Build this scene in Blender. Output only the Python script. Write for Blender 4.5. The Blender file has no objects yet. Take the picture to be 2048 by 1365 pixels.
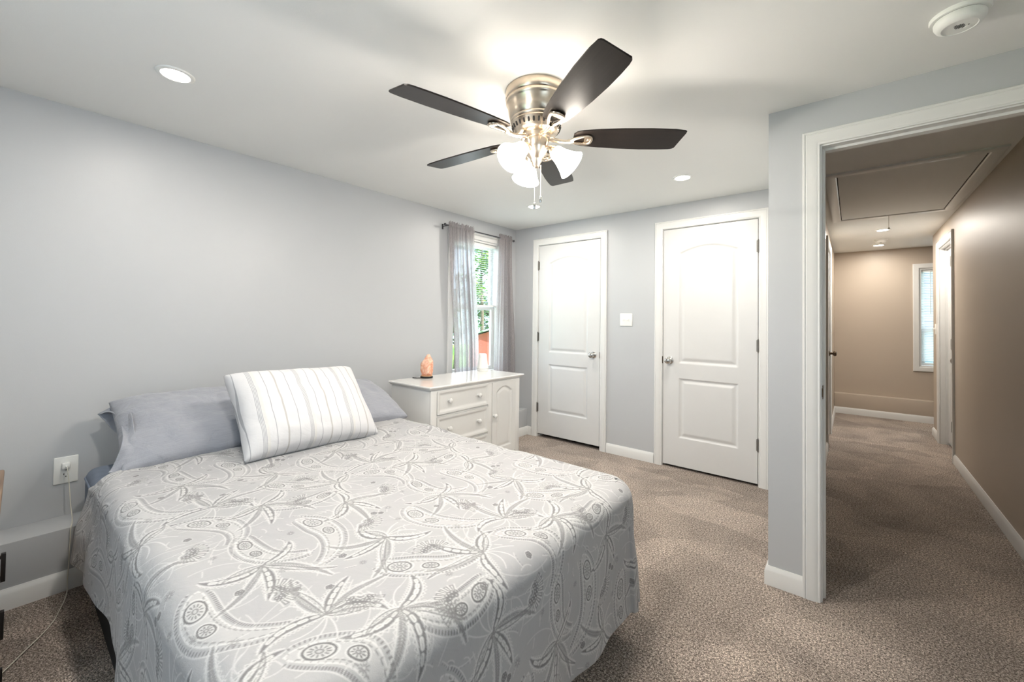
import bpy, bmesh, math, random
import numpy as np
from mathutils import Vector, Matrix

# ---------------------------------------------------------------- camera, world, light, exposure
C = bpy.context.scene.collection
SC = bpy.context.scene
YAW, PITCH, ROLL = 39.347, 1.003, 0.691
cam_d = bpy.data.cameras.new('camera')
cam_d.sensor_fit = 'HORIZONTAL'; cam_d.sensor_width = 36.0
cam_d.lens = 829.568 / 2048 * 36.0
cam_d.shift_y = (626.129 - 682.5) / 2048
cam_d.clip_start = 0.02; cam_d.clip_end = 200
cam = bpy.data.objects.new('camera', cam_d); C.objects.link(cam)
_y, _p, _r = (math.radians(v) for v in (YAW, PITCH, ROLL))
fw = Vector((-math.sin(_y)*math.cos(_p), math.cos(_y)*math.cos(_p), math.sin(_p)))
rt = Vector((math.cos(_y), math.sin(_y), 0)); up = rt.cross(fw)
rr = rt*math.cos(_r) + up*math.sin(_r); uu = -rt*math.sin(_r) + up*math.cos(_r)
Mc = Matrix((rr, uu, -fw)).transposed().to_4x4(); Mc.translation = Vector((2.946, 0.0, 1.2444))
cam.matrix_world = Mc
SC.camera = cam
SC.view_settings.view_transform = 'Standard'; SC.view_settings.look = 'None'
SC.view_settings.gamma = 1.0; SC.view_settings.use_curve_mapping = False
SC.view_settings.exposure = 0.50

W = bpy.data.worlds.new('sky'); SC.world = W; W.use_nodes = True
_bg = W.node_tree.nodes['Background']
_bg.inputs['Color'].default_value = (0.62, 0.80, 1.0, 1); _bg.inputs['Strength'].default_value = 2.0

def light(name, kind, loc, power, color=(1, 1, 1), size=0.1, size_y=None, rot=(0, 0, 0), parent=None, shape=None, spread=None):
    d = bpy.data.lights.new(name, kind); d.energy = power; d.color = color
    if kind == 'AREA':
        d.shape = shape or ('RECTANGLE' if size_y else 'DISK'); d.size = size
        if size_y: d.size_y = size_y
        if spread: d.spread = spread
    elif kind == 'SUN': d.angle = size
    else: d.shadow_soft_size = size
    o = bpy.data.objects.new(name, d); C.objects.link(o)
    o.location = loc; o.rotation_euler = rot
    if parent: o.parent = parent
    return o
sun = light('sun', 'SUN', (10, 1, 12), 9.0, (1.0, 0.95, 0.88), size=0.01)
sun.rotation_euler = Vector((0.72, 0.04, 0.70)).to_track_quat('Z', 'Y').to_euler()
# daylight entering by two unseen bedroom windows added behind and right of the camera and the window beside the dresser
DAY = (0.80, 0.89, 1.0)
light('daylight', 'AREA', (1.75, -0.95, 1.45), 1.5, DAY, size=1.3, size_y=1.2, rot=(math.radians(90), 0, math.radians(0)))  # area lamp at the added rear window, cool fill for the facing walls
light('daylight', 'AREA', (3.86, 0.45, 1.45), 3, DAY, size=0.9, size_y=1.2, rot=(math.radians(90), 0, math.radians(90)))  # area lamp at the added right-hand window, extra soft fill
light('daylight', 'AREA', (-0.22, 3.03, 1.40), 12, DAY, size=0.62, size_y=1.25, rot=(math.radians(90), 0, math.radians(-90)))
light('daylight', 'AREA', (4.0, 7.85, 1.35), 14, DAY, size=0.7, size_y=1.25, rot=(math.radians(90), 0, math.radians(180)))
P_CAN, P_FAN, P_HALL = 9.0, 4.6, 15.0
WARM = (1.0, 0.93, 0.84)

# ---------------------------------------------------------------- dimensions (metres)
H = 2.264; YB = 3.645; YD = 2.335; TH = 0.115; XC = 2.634; XR = 3.72; YREAR = -0.80
HX0 = 2.75; HX1 = 3.661; HY0 = YD + TH; HYE = 6.69; YF = 7.56
LEDGE_D = 0.19; LEDGE_H = 0.276
PI = math.pi

# ---------------------------------------------------------------- material helpers
def lin(r, g, b):
    f = lambda v: (v/255/12.92) if v/255 <= .04045 else ((v/255+.055)/1.055)**2.4
    return (f(r), f(g), f(b), 1)

class NT:
    def __init__(s, name):
        s.m = bpy.data.materials.new(name); s.m.use_nodes = True; s.t = s.m.node_tree
        s.b = s.t.nodes['Principled BSDF']; s.o = s.t.nodes['Material Output']
    def n(s, kind, **kw):
        x = s.t.nodes.new(kind)
        for k, v in kw.items():
            if hasattr(x, k): setattr(x, k, v)
            else: x.inputs[k].default_value = v
        return x
    def l(s, a, b): s.t.links.new(a, b)
    def coord(s, scale=None, which='Object'):
        t = s.n('ShaderNodeTexCoord'); out = t.outputs[which]
        if scale:
            mp = s.n('ShaderNodeMapping'); mp.inputs['Scale'].default_value = scale; s.l(out, mp.inputs['Vector']); out = mp.outputs['Vector']
        return out
    def noise(s, vec, scale, detail=3, rough=.5, dist=0):
        x = s.n('ShaderNodeTexNoise'); x.inputs['Scale'].default_value = scale; x.inputs['Detail'].default_value = detail
        x.inputs['Roughness'].default_value = rough; x.inputs['Distortion'].default_value = dist
        s.l(vec, x.inputs['Vector']); return x.outputs['Fac']
    def ramp(s, fac, stops, interp='LINEAR'):
        r = s.n('ShaderNodeValToRGB'); r.color_ramp.interpolation = interp
        els = r.color_ramp.elements
        while len(els) < len(stops): els.new(0.5)
        for e, (p, c) in zip(els, stops): e.position = p; e.color = c
        s.l(fac, r.inputs['Fac']); return r.outputs['Color']
    def mix(s, fac, a, b, mode='MIX'):
        x = s.n('ShaderNodeMix'); x.data_type = 'RGBA'; x.blend_type = mode
        for sock, v in ((x.inputs[0], fac), (x.inputs[6], a), (x.inputs[7], b)):
            if isinstance(v, (int, float, tuple)): sock.default_value = v
            else: s.l(v, sock)
        return x.outputs[2]
    def bump(s, h, strength, dist=.01):
        b = s.n('ShaderNodeBump'); b.inputs['Strength'].default_value = strength; b.inputs['Distance'].default_value = dist
        s.l(h, b.inputs['Height']); s.l(b.outputs['Normal'], s.b.inputs['Normal'])
    def base(s, c):
        if isinstance(c, tuple): s.b.inputs['Base Color'].default_value = c
        else: s.l(c, s.b.inputs['Base Color'])
    def set(s, **kw):
        for k, v in kw.items(): s.b.inputs[k.replace('_', ' ')].default_value = v
        return s

def mat(name, rgb, rough=.5, metal=0., nscale=40, var=.03, bump=0., bscale=None, coat=0., spec=None):
    """a plain procedural material: slight noise in tone, optional fine bump"""
    t = NT(name); v = t.coord()
    c = lin(*rgb) if max(rgb) > 1.001 else tuple(rgb)+(1,)
    lo = tuple(x*(1-var) for x in c[:3])+(1,); hi = tuple(min(1, x*(1+var)) for x in c[:3])+(1,)
    t.base(t.ramp(t.noise(v, nscale), [(.3, lo), (.7, hi)]))
    t.set(Roughness=rough, Metallic=metal)
    if coat: t.b.inputs['Coat Weight'].default_value = coat
    if spec is not None: t.b.inputs['Specular IOR Level'].default_value = spec
    if bump: t.bump(t.noise(v, bscale or nscale*4, 4), bump, .004)
    return t.m

def emis(name, rgb, strength):
    t = NT(name); t.base((.9, .9, .88, 1)); t.set(Roughness=.4)
    t.b.inputs['Emission Color'].default_value = tuple(rgb)+(1,); t.b.inputs['Emission Strength'].default_value = strength
    return t.m

M = {}
M['wall'] = mat('blue_grey_wall_paint', (189, 191.5, 194), .42, nscale=1.5, var=.012, bump=.05, bscale=260)
M['ceiling'] = mat('white_ceiling_paint', (236, 236, 233), .75, nscale=1.2, var=.012, bump=.05, bscale=220)
M['tan'] = mat('tan_wall_paint', (188, 175, 160), .46, nscale=1.5, var=.015, bump=.05, bscale=260)
M['trim'] = mat('white_trim_paint', (224, 224, 222), .32, nscale=8, var=.01)
M['door'] = mat('white_door_paint', (214, 214, 213), .35, nscale=8, var=.01, bump=.03, bscale=300)
M['nickel'] = mat('brushed_nickel', (222, 207, 188), .27, 1.0, nscale=60, var=.05)
M['hinge'] = mat('dull_hinge_steel', (120, 117, 112), .42, .7, nscale=60, var=.05)
M['chrome'] = mat('satin_chrome', (200, 198, 194), .16, 1.0, nscale=60, var=.03)
M['bronze'] = mat('dark_bronze', (92, 78, 64), .35, 1.0, nscale=60, var=.1)
M['dark'] = mat('dark_recess', (18, 16, 15), .8)
M['black'] = mat('black_plastic', (22, 22, 23), .45)
M['plastic'] = mat('white_plastic', (238, 238, 234), .35, var=.008)
M['rod'] = mat('dark_grey_metal', (88, 88, 92), .4, .8)
M['cord'] = mat('white_cable', (226, 222, 208), .5)
M['furn'] = mat('ivory_furniture_paint', (226, 225, 222), .28, nscale=5, var=.015, coat=.2)
M['furntop'] = mat('ivory_gloss_paint', (229, 228, 225), .16, nscale=5, var=.012, coat=.4)
M['bedbase'] = mat('black_fabric', (20, 19, 20), .9, bump=.2, bscale=600)
M['sheet'] = mat('blue_grey_sheet', (112, 122, 138), .85, nscale=30, var=.08, bump=.12, bscale=300)
M['grass'] = mat('grass_green', (120, 170, 60), .9, nscale=6, var=.35)
M['bark'] = mat('grey_bark', (120, 108, 96), .9, nscale=20, var=.3, bump=.4, bscale=60)
M['leaf'] = mat('leaf_green', (120, 160, 60), .6, nscale=3, var=.5)
M['leafdark'] = mat('dark_leaf_green', (70, 112, 52), .6, nscale=3, var=.5)
M['shed'] = mat('red_shed_boards', (214, 104, 94), .8, nscale=4, var=.08)
M['roof'] = mat('grey_shingle', (178, 183, 188), .9, nscale=12, var=.1)
M['nsdark'] = mat('dark_iron', (42, 38, 36), .38, .8)

def carpet():
    t = NT('brown_grey_carpet'); v = t.coord()
    f = t.noise(v, 115, 3, .8); g = t.noise(v, 240, 2, .7)
    mixf = t.n('ShaderNodeMath', operation='ADD'); t.l(f, mixf.inputs[0]); t.l(g, mixf.inputs[1])
    hf = t.n('ShaderNodeMath', operation='MULTIPLY'); t.l(mixf.outputs[0], hf.inputs[0]); hf.inputs[1].default_value = .5
    col = t.ramp(hf.outputs[0], [(.40, lin(54, 46, 41)), (.475, lin(132, 119, 109)), (.53, lin(176, 162, 151)), (.60, lin(236, 224, 213))])
    # pile brushed in strokes: patches with a hard side where the vacuum turned, softened by a broad noise
    nz = t.n('ShaderNodeTexNoise'); nz.inputs['Scale'].default_value = 1.6; nz.inputs['Detail'].default_value = 3; t.l(v, nz.inputs['Vector'])
    wob = t.n('ShaderNodeMix'); wob.data_type = 'VECTOR'; wob.inputs[0].default_value = .28; t.l(t.coord((1.0, 1.5, 1)), wob.inputs[4]); t.l(nz.outputs['Color'], wob.inputs[5])
    vo = t.n('ShaderNodeTexVoronoi'); vo.inputs['Scale'].default_value = 3.4; vo.inputs['Randomness'].default_value = 1; t.l(wob.outputs[1], vo.inputs['Vector'])
    sep = t.n('ShaderNodeSeparateColor'); t.l(vo.outputs['Color'], sep.inputs[0])
    patch = t.ramp(sep.outputs[0], [(0, (.98, .97, .96, 1)), (1, (1.36, 1.35, 1.34, 1))])
    big = t.ramp(t.noise(v, 1.7, 3, .6, .8), [(.38, (.80, .80, .80, 1)), (.5, (.98, .98, .98, 1)), (.62, (1.12, 1.12, 1.11, 1))])
    t.base(t.mix(1.0, t.mix(1.0, col, patch, 'MULTIPLY'), big, 'MULTIPLY'))
    t.set(Roughness=.95); t.b.inputs['Specular IOR Level'].default_value = .1
    t.b.inputs['Sheen Weight'].default_value = .1
    t.bump(hf.outputs[0], 1.0, .014)
    return t.m
M['carpet'] = carpet()

def fabric(name, rgb, weave=900, var=.06, crease=.6):
    t = NT(name); v = t.coord()
    c = lin(*rgb)
    streak = t.noise(t.coord((3, 60, 3)), 6, 3)
    t.base(t.ramp(streak, [(.3, tuple(x*(1-var) for x in c[:3])+(1,)), (.7, tuple(min(1, x*(1+var)) for x in c[:3])+(1,))]))
    t.set(Roughness=.85); t.b.inputs['Sheen Weight'].default_value = .25
    a = t.noise(v, 14, 3, .5, .6); b2 = t.noise(v, weave*.4, 2)
    s = t.n('ShaderNodeMath', operation='MULTIPLY_ADD'); t.l(b2, s.inputs[0]); s.inputs[1].default_value = .08; t.l(a, s.inputs[2])
    t.bump(s.outputs[0], crease, .02)
    return t.m
M['pillow'] = fabric('grey_blue_pillowcase', (148, 151, 159))
M['curtain_cloth'] = None
def sheer():
    t = NT('grey_sheer_voile'); t.base(lin(178, 173, 174)); t.set(Roughness=.9)
    tr = t.n('ShaderNodeBsdfTransparent'); tl = t.n('ShaderNodeBsdfTranslucent'); tl.inputs['Color'].default_value = lin(208, 204, 206)
    m1 = t.n('ShaderNodeMixShader'); m1.inputs[0].default_value = .45; t.l(t.b.outputs[0], m1.inputs[1]); t.l(tl.outputs[0], m1.inputs[2])
    wv = t.noise(t.coord((400, 400, 60)), 1, 1)
    fac = t.ramp(wv, [(.3, (.34, .34, .34, 1)), (.7, (.50, .50, .50, 1))])
    m2 = t.n('ShaderNodeMixShader'); t.l(fac, m2.inputs[0]); t.l(m1.outputs[0], m2.inputs[1]); t.l(tr.outputs[0], m2.inputs[2])
    t.l(m2.outputs[0], t.o.inputs['Surface'])
    return t.m
M['sheer'] = sheer()
def glass():
    t = NT('window_glass'); tr = t.n('ShaderNodeBsdfTransparent'); tr.inputs['Color'].default_value = (.96, .98, .97, 1)
    gl = t.n('ShaderNodeBsdfGlossy'); gl.inputs['Roughness'].default_value = .02
    fr = t.n('ShaderNodeLayerWeight'); fr.inputs['Blend'].default_value = .08
    m = t.n('ShaderNodeMixShader'); t.l(fr.outputs['Facing'], m.inputs[0]); t.l(tr.outputs[0], m.inputs[1]); t.l(gl.outputs[0], m.inputs[2])
    t.l(m.outputs[0], t.o.inputs['Surface']); return t.m
M['glass'] = glass()
def salt():
    t = NT('pink_salt_rock'); v = t.coord()
    n = t.noise(v, 16, 5, .6, .8)
    t.base(t.ramp(n, [(.3, lin(206, 130, 98)), (.46, lin(226, 166, 138)), (.58, lin(238, 202, 180)), (.72, lin(244, 224, 210))]))
    t.set(Roughness=.45); t.b.inputs['Subsurface Weight'].default_value = .25; t.b.inputs['Subsurface Radius'].default_value = (.03, .012, .006)
    t.bump(t.noise(v, 40, 5), .5, .01); return t.m
M['salt'] = salt()
def siding(name, rgb):
    t = NT(name); v = t.coord(); w = t.n('ShaderNodeTexWave', wave_type='BANDS', bands_direction='Z', wave_profile='SAW')
    w.inputs['Scale'].default_value = 1.6; w.inputs['Distortion'].default_value = 0; t.l(v, w.inputs['Vector'])
    c = lin(*rgb)
    t.base(t.ramp(w.outputs['Fac'], [(0, tuple(x*.72 for x in c[:3])+(1,)), (.12, c), (1, c)])); t.set(Roughness=.6); return t.m
M['siding'] = siding('pale_blue_siding', (186, 200, 230))
M['siding2'] = siding('grey_blue_siding', (150, 165, 196))
def wood(name, a, b):
    t = NT(name); v = t.coord((2, 26, 26)); n = t.noise(v, 3, 5, .6, .8)
    t.base(t.ramp(n, [(.3, lin(*a)), (.7, lin(*b))])); t.set(Roughness=.42); return t.m
M['wood'] = wood('weathered_brown_wood', (118, 96, 78), (160, 134, 110))
def blade_mat():
    t = NT('espresso_blade_laminate'); v = t.coord((1.5, 40, 40)); n = t.noise(v, 4, 4)
    t.base(t.ramp(n, [(.3, lin(20, 16, 14)), (.7, lin(31, 25, 22))])); t.set(Roughness=.33); t.b.inputs['Specular IOR Level'].default_value = .35
    t.bump(t.noise(t.coord(), 500, 2), .06, .002); return t.m
M['blade'] = blade_mat()
M['shade'] = emis('lit_frosted_glass', (1.0, .91, .80), 27)
M['bulb'] = emis('lit_bulb', (1.0, .9, .78), 60)
M['lens'] = emis('lit_lens', (1.0, .93, .82), 14)

# ---------------------------------------------------------------- mesh helpers
class B:
    def __init__(s): s.bm = bmesh.new()
    def poly(s, vs, faces, M4=None):
        v = [s.bm.verts.new(M4 @ Vector(p) if M4 is not None else Vector(p)) for p in vs]
        for f in faces:
            try: s.bm.faces.new([v[i] for i in f])
            except ValueError: pass
        return s
    def box(s, x0, x1, y0, y1, z0, z1, bev=0, seg=2, M4=None):
        t = bmesh.new(); bmesh.ops.create_cube(t, size=1)
        for v in t.verts: v.co = Vector(((x0+x1)/2+v.co.x*(x1-x0), (y0+y1)/2+v.co.y*(y1-y0), (z0+z1)/2+v.co.z*(z1-z0)))
        if bev: bmesh.ops.bevel(t, geom=list(t.edges), offset=min(bev, .49*min(x1-x0, y1-y0, z1-z0)), segments=seg, affect='EDGES', profile=.5)
        return s.merge(t, M4)
    def merge(s, t, M4=None):
        t.verts.index_update()
        s.poly([v.co.copy() for v in t.verts], [[v.index for v in f.verts] for f in t.faces], M4); t.free(); return s
    def lathe(s, prof, n=32, M4=None, a0=0, a1=2*PI):
        full = abs(a1-a0-2*PI) < 1e-6; k = n if full else n+1
        vs = []; fs = []
        for r, z in prof:
            for i in range(k):
                a = a0+(a1-a0)*i/n; vs.append((max(r, 1e-5)*math.cos(a), max(r, 1e-5)*math.sin(a), z))
        for j in range(len(prof)-1):
            for i in range(n):
                i2 = (i+1) % k
                fs.append((j*k+i, j*k+i2, (j+1)*k+i2, (j+1)*k+i))
        return s.poly(vs, fs, M4)
    def tube(s, pts, r, n=10, M4=None, closed=False):
        pts = [Vector(p) for p in pts]; N = len(pts); rs = r if isinstance(r, (list, tuple)) else [r]*N
        vs = []; fs = []; prev = None
        for i, p in enumerate(pts):
            if closed: d = pts[(i+1) % N]-pts[i-1]
            else: d = pts[min(i+1, N-1)]-pts[max(i-1, 0)]
            d.normalize()
            if prev is None:
                a = Vector((0, 0, 1)) if abs(d.z) < .9 else Vector((1, 0, 0)); prev = a.cross(d).normalized()
            prev = (prev-d*prev.dot(d)).normalized(); q = d.cross(prev)
            for k in range(n):
                a = 2*PI*k/n; vs.append(p+(prev*math.cos(a)+q*math.sin(a))*rs[i])
        for i in range(N if closed else N-1):
            i2 = (i+1) % N
            for k in range(n): fs.append((i*n+k, i*n+(k+1) % n, i2*n+(k+1) % n, i2*n+k))
        if not closed: fs.append(tuple(range(n))[::-1]); fs.append(tuple((N-1)*n+k for k in range(n)))
        return s.poly(vs, fs, M4)
    def prism(s, pts, h0, h1, bev=0, M4=None):
        t = bmesh.new(); n = len(pts)
        a = [t.verts.new((p[0], p[1], h0)) for p in pts]; b = [t.verts.new((p[0], p[1], h1)) for p in pts]
        t.faces.new(a[::-1]); t.faces.new(b)
        for i in range(n): t.faces.new((a[i], a[(i+1) % n], b[(i+1) % n], b[i]))
        if bev:
            t.edges.ensure_lookup_table()
            e = [e for e in t.edges if abs(e.verts[0].co.z-e.verts[1].co.z) < 1e-6]
            bmesh.ops.bevel(t, geom=e, offset=bev, segments=2, affect='EDGES')
        return s.merge(t, M4)
    def frame(s, rings, closed, M4f):
        """sweep a profile [(a,b)] round a rectangle; rings = (u0,u1,z0,z1); M4f maps (u,z,b) to world"""
        u0, u1, z0, z1, prof = rings
        vs = []; fs = []
        for a, b in prof:
            if closed: ring = [(u0-a, z0-a), (u0-a, z1+a), (u1+a, z1+a), (u1+a, z0-a)]
            else: ring = [(u0-a, z0), (u0-a, z1+a), (u1+a, z1+a), (u1+a, z0)]
            vs += [M4f(u, z, b) for u, z in ring]
        n = len(prof)
        for j in range(n):
            j2 = (j+1) % n
            for i in range(4 if closed else 3):
                i2 = (i+1) % 4
                fs.append((j*4+i, j*4+i2, j2*4+i2, j2*4+i))
        if not closed:
            fs.append([j*4 for j in range(n)]); fs.append([j*4+3 for j in range(n)][::-1])
        return s.poly(vs, fs)

def obj(name, b, m, parent=None, angle=40, smooth=True):
    bm = b.bm if isinstance(b, B) else b
    me = bpy.data.meshes.new(name)
    bmesh.ops.recalc_face_normals(bm, faces=list(bm.faces)); bm.to_mesh(me); bm.free()
    me.materials.append(m)
    if smooth:
        me.polygons.foreach_set('use_smooth', [True]*len(me.polygons))
        me.set_sharp_from_angle(angle=math.radians(angle))
    o = bpy.data.objects.new(name, me); C.objects.link(o)
    if parent: o.parent = parent
    return o
def tag(o, label, cat, group=None, kind=None):
    o['label'] = label; o['category'] = cat
    if group: o['group'] = group
    if kind: o['kind'] = kind
    return o
def thing(name, label, cat, loc=(0, 0, 0), rotz=0, group=None, kind=None):
    o = bpy.data.objects.new(name, None); C.objects.link(o); o.empty_display_size = .1
    o.location = loc; o.rotation_euler = (0, 0, rotz)
    return tag(o, label, cat, group, kind)
def grid_obj(name, V, nu, nv, m, parent=None, attrs=None, closed_u=False):
    """V: (nu*nv,3) array, row-major [iu*nv+iv]"""
    V = np.asarray(V, np.float32)
    iu = np.arange(nu if closed_u else nu-1); iv = np.arange(nv-1)
    I, J = np.meshgrid(iu, iv, indexing='ij'); I2 = (I+1) % nu
    F = np.stack([I*nv+J, I2*nv+J, I2*nv+J+1, I*nv+J+1], -1).reshape(-1, 4).astype(np.int32)
    me = bpy.data.meshes.new(name)
    me.vertices.add(len(V)); me.vertices.foreach_set('co', V.ravel())
    me.loops.add(F.size); me.loops.foreach_set('vertex_index', F.ravel())
    me.polygons.add(len(F)); me.polygons.foreach_set('loop_start', np.arange(0, F.size, 4, dtype=np.int32))
    me.polygons.foreach_set('use_smooth', np.ones(len(F), bool))
    me.update(calc_edges=True)
    for k, (typ, arr) in (attrs or {}).items():
        a = me.attributes.new(k, typ, 'POINT')
        a.data.foreach_set('value' if typ == 'FLOAT' else ('vector' if typ == 'FLOAT_VECTOR' else 'color'), np.asarray(arr, np.float32).ravel())
    me.materials.append(m)
    o = bpy.data.objects.new(name, me); C.objects.link(o)
    if parent: o.parent = parent
    return o
def rotM(loc, rx=0, ry=0, rz=0):
    return Matrix.Translation(Vector(loc)) @ Matrix.Rotation(rz, 4, 'Z') @ Matrix.Rotation(ry, 4, 'Y') @ Matrix.Rotation(rx, 4, 'X')
def axisM(loc, d, up=(0, 0, 1)):
    """local +z along d"""
    return Matrix.Translation(Vector(loc)) @ Vector(d).to_track_quat('Z', 'Y').to_matrix().to_4x4()
def smooth01(x): x = np.clip(x, 0, 1); return x*x*(3-2*x)
def vnoise(x, y, seed=0):
    """smooth value noise, numpy"""
    rs = np.random.RandomState(seed); T = rs.rand(64, 64)
    xi = np.floor(x).astype(int); yi = np.floor(y).astype(int); fx = smooth01(x-xi); fy = smooth01(y-yi)
    g = lambda a, b: T[a % 64, b % 64]
    return (g(xi, yi)*(1-fx)+g(xi+1, yi)*fx)*(1-fy)+(g(xi, yi+1)*(1-fx)+g(xi+1, yi+1)*fx)*fy-.5

S = 'structure'
def struct(name, b, m, label, cat):
    return tag(obj(name, b, m, angle=30), label, cat, kind=S)

# ---------------------------------------------------------------- room shell
struct('floor', B().box(-.12, 5.4, -.92, 7.7, -.1, 0), M['carpet'], 'brown grey speckled carpet running from the bedroom into the hallway', 'floor')
struct('ceiling', B().box(-.12, 5.4, -.92, 7.7, H, H+.1), M['ceiling'], 'flat white ceiling over bedroom and hallway', 'ceiling')
WY0, WY1, WZ0, WZ1 = 2.69, 3.37, .70, 2.055           # bedroom window opening
b = B().box(-.12, 0, -.92, WY0, 0, H).box(-.12, 0, WY1, YB+.12, 0, H).box(-.12, 0, WY0, WY1, 0, WZ0).box(-.12, 0, WY0, WY1, WZ1, H)
struct('wall_left', b, M['wall'], 'long pale grey wall behind the head of the bed', 'wall')
D1 = (.332, 1.060); D2 = (1.671, 2.389); DZ = 2.046      # closet door slabs
g = .012
b = B()
for x0, x1 in ((-.12, D1[0]-g), (D1[1]+g, D2[0]-g), (D2[1]+g, XC)): b.box(x0, x1, YB, YB+TH, 0, H)
for d in (D1, D2): b.box(d[0]-g, d[1]+g, YB, YB+TH, DZ+g, H)
b.box(-.12, XC, YB+.75, YB+.8, 0, H).box(-.12, -.1, YB+TH, YB+.75, 0, H).box(1.3, 1.4, YB+TH, YB+.75, 0, H)
struct('wall_back', b, M['wall'], 'blue grey end wall with the two white closet doors', 'wall')
OX0, OX1, OZ = 2.842, 3.605, 2.052                       # doorway clear opening
b = B().box(XC, OX0-.02, YD, HY0, 0, H).box(OX1+.02, 5.3, YD, HY0, 0, H).box(OX0-.02, OX1+.02, YD, HY0, OZ+.02, H)
b.box(XC, XC+TH, HY0, YB+TH, 0, H)
struct('wall_front', b, M['wall'], 'blue grey wall around the open doorway to the hallway', 'wall')
RW = (.0, .9, .85, 2.0)
b = B().box(XR, XR+.12, -.92, RW[0], 0, H).box(XR, XR+.12, RW[1], YD, 0, H).box(XR, XR+.12, RW[0], RW[1], 0, RW[2]).box(XR, XR+.12, RW[0], RW[1], RW[3], H)
struct('wall_right', b, M['wall'], 'blue grey wall to the right of the camera', 'wall')
RR = (1.1, 2.4, .85, 2.0)
b = B().box(-.12, RR[0], YREAR-.12, YREAR, 0, H).box(RR[1], XR+.12, YREAR-.12, YREAR, 0, H).box(RR[0], RR[1], YREAR-.12, YREAR, 0, RR[2]).box(RR[0], RR[1], YREAR-.12, YREAR, RR[3], H)
struct('wall_rear', b, M['wall'], 'blue grey wall behind the camera', 'wall')
# hallway
HD = (5.20, 5.92)                                        # door in the hallway's left wall
XL = HX0-.001
b = B().box(XC+.002, XL, YB+TH, HD[0]-g, 0, H).box(XC+.002, XL, HD[1]+g, YF+.12, 0, H).box(XC+.002, XL, HD[0]-g, HD[1]+g, DZ+g, H)
b.box(XC+TH, HX0, HY0, YB+TH, 0, H)
b.box(2.0, 2.05, HD[0]-.2, HD[1]+.2, 0, H).box(2.0, XC, HD[0]-.22, HD[0]-.17, 0, H).box(2.0, XC, HD[1]+.17, HD[1]+.22, 0, H)
struct('wall_hallway_left', b, M['tan'], 'tan wall on the left of the hallway', 'wall')
RD = (5.50, 6.24)                                        # door opening in the hallway's right wall
b = B().box(HX1, HX1+TH, HY0, RD[0]-g, 0, H).box(HX1, HX1+TH, RD[1]+g, HYE, 0, H).box(HX1, HX1+TH, RD[0]-g, RD[1]+g, DZ+g, H)
struct('wall_hallway_right', b, M['tan'], 'shiny tan wall on the right of the hallway', 'wall')
FX0, FX1, FZ0, FZ1 = 3.625, 4.30, .70, 1.985
b = B().box(XC, FX0, YF, YF+.12, 0, H).box(FX1, 5.4, YF, YF+.12, 0, H).box(FX0, FX1, YF, YF+.12, 0, FZ0).box(FX0, FX1, YF, YF+.12, FZ1, H)
b.box(5.28, 5.4, HY0, YF, 0, H)
struct('wall_hallway_end', b, M['tan'], 'tan wall at the far end of the hallway with a window', 'wall')
# low ledges along the foot of the outer walls
struct('trim_1', B().box(0, LEDGE_D, YREAR, YB, 0, LEDGE_H, .003), M['wall'], 'low boxed grey ledge along the foot of the left wall', 'ledge')
struct('trim_2', B().box(HX0, 5.28, YF-.13, YF, 0, LEDGE_H, .003), M['tan'], 'low boxed tan ledge at the end of the hallway', 'ledge')

BBP = [(0, 0), (.014, 0), (.014, .066), (.011, .072), (.0095, .078), (.006, .083), (.0045, .088), (0, .088)]
def base(b, p0, p1, nrm, e0=0, e1=0):
    """baseboard from p0 to p1, sticking out along nrm; e0/e1 lengthen the ends with the thickness (outside mitre)"""
    p0 = Vector((*p0, 0)); p1 = Vector((*p1, 0)); d = (p1-p0).normalized(); n = Vector((*nrm, 0)); k = len(BBP)
    vs = [p0+n*t-d*e0*t+Vector((0, 0, z)) for t, z in BBP]+[p1+n*t+d*e1*t+Vector((0, 0, z)) for t, z in BBP]
    fs = [(i, (i+1) % k, k+(i+1) % k, k+i) for i in range(k)]+[tuple(range(k))[::-1], tuple(range(k, 2*k))]
    return b.poly(vs, fs)
def bstruct(name, segs, label):
    b = B()
    for s in segs: base(b, *s)
    return struct(name, b, M['trim'], label, 'baseboard')
CW = .066
bstruct('baseboard_left', [((LEDGE_D, YREAR), (LEDGE_D, YB-.0), (1, 0))], 'white moulded baseboard on the grey ledge beside the bed')
bstruct('baseboard_back', [((LEDGE_D, YB), (D1[0]-g-CW, YB), (0, -1)), ((D1[1]+g+CW, YB), (D2[0]-g-CW, YB), (0, -1)), ((D2[1]+g+CW, YB), (XC, YB), (0, -1))], 'white baseboard between the two closet doors')
bstruct('baseboard_front', [((XC, YD), (OX0-CW-.004, YD), (0, -1), 1, 0), ((XC, YD), (XC, YB), (-1, 0), 1, 0)], 'white baseboard wrapping the wall corner beside the doorway')
bstruct('baseboard_hallway_right', [((HX1, HY0), (HX1, RD[0]-g-CW), (-1, 0)), ((HX1, RD[1]+g+CW), (HX1, HYE), (-1, 0), 0, 1), ((HX1, HYE), (HX1+TH, HYE), (0, 1), 1, 0)], 'white baseboard along the right wall of the hallway')
bstruct('baseboard_hallway_left', [((HX0, HY0), (HX0, HD[0]-g-CW), (1, 0)), ((HX0, HD[1]+g+CW), (HX0, YF-.13), (1, 0))], 'white baseboard along the left wall of the hallway')
bstruct('baseboard_hallway_end', [((HX0, YF-.13), (5.28, YF-.13), (0, -1))], 'white baseboard on the ledge at the end of the hallway')

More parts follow.
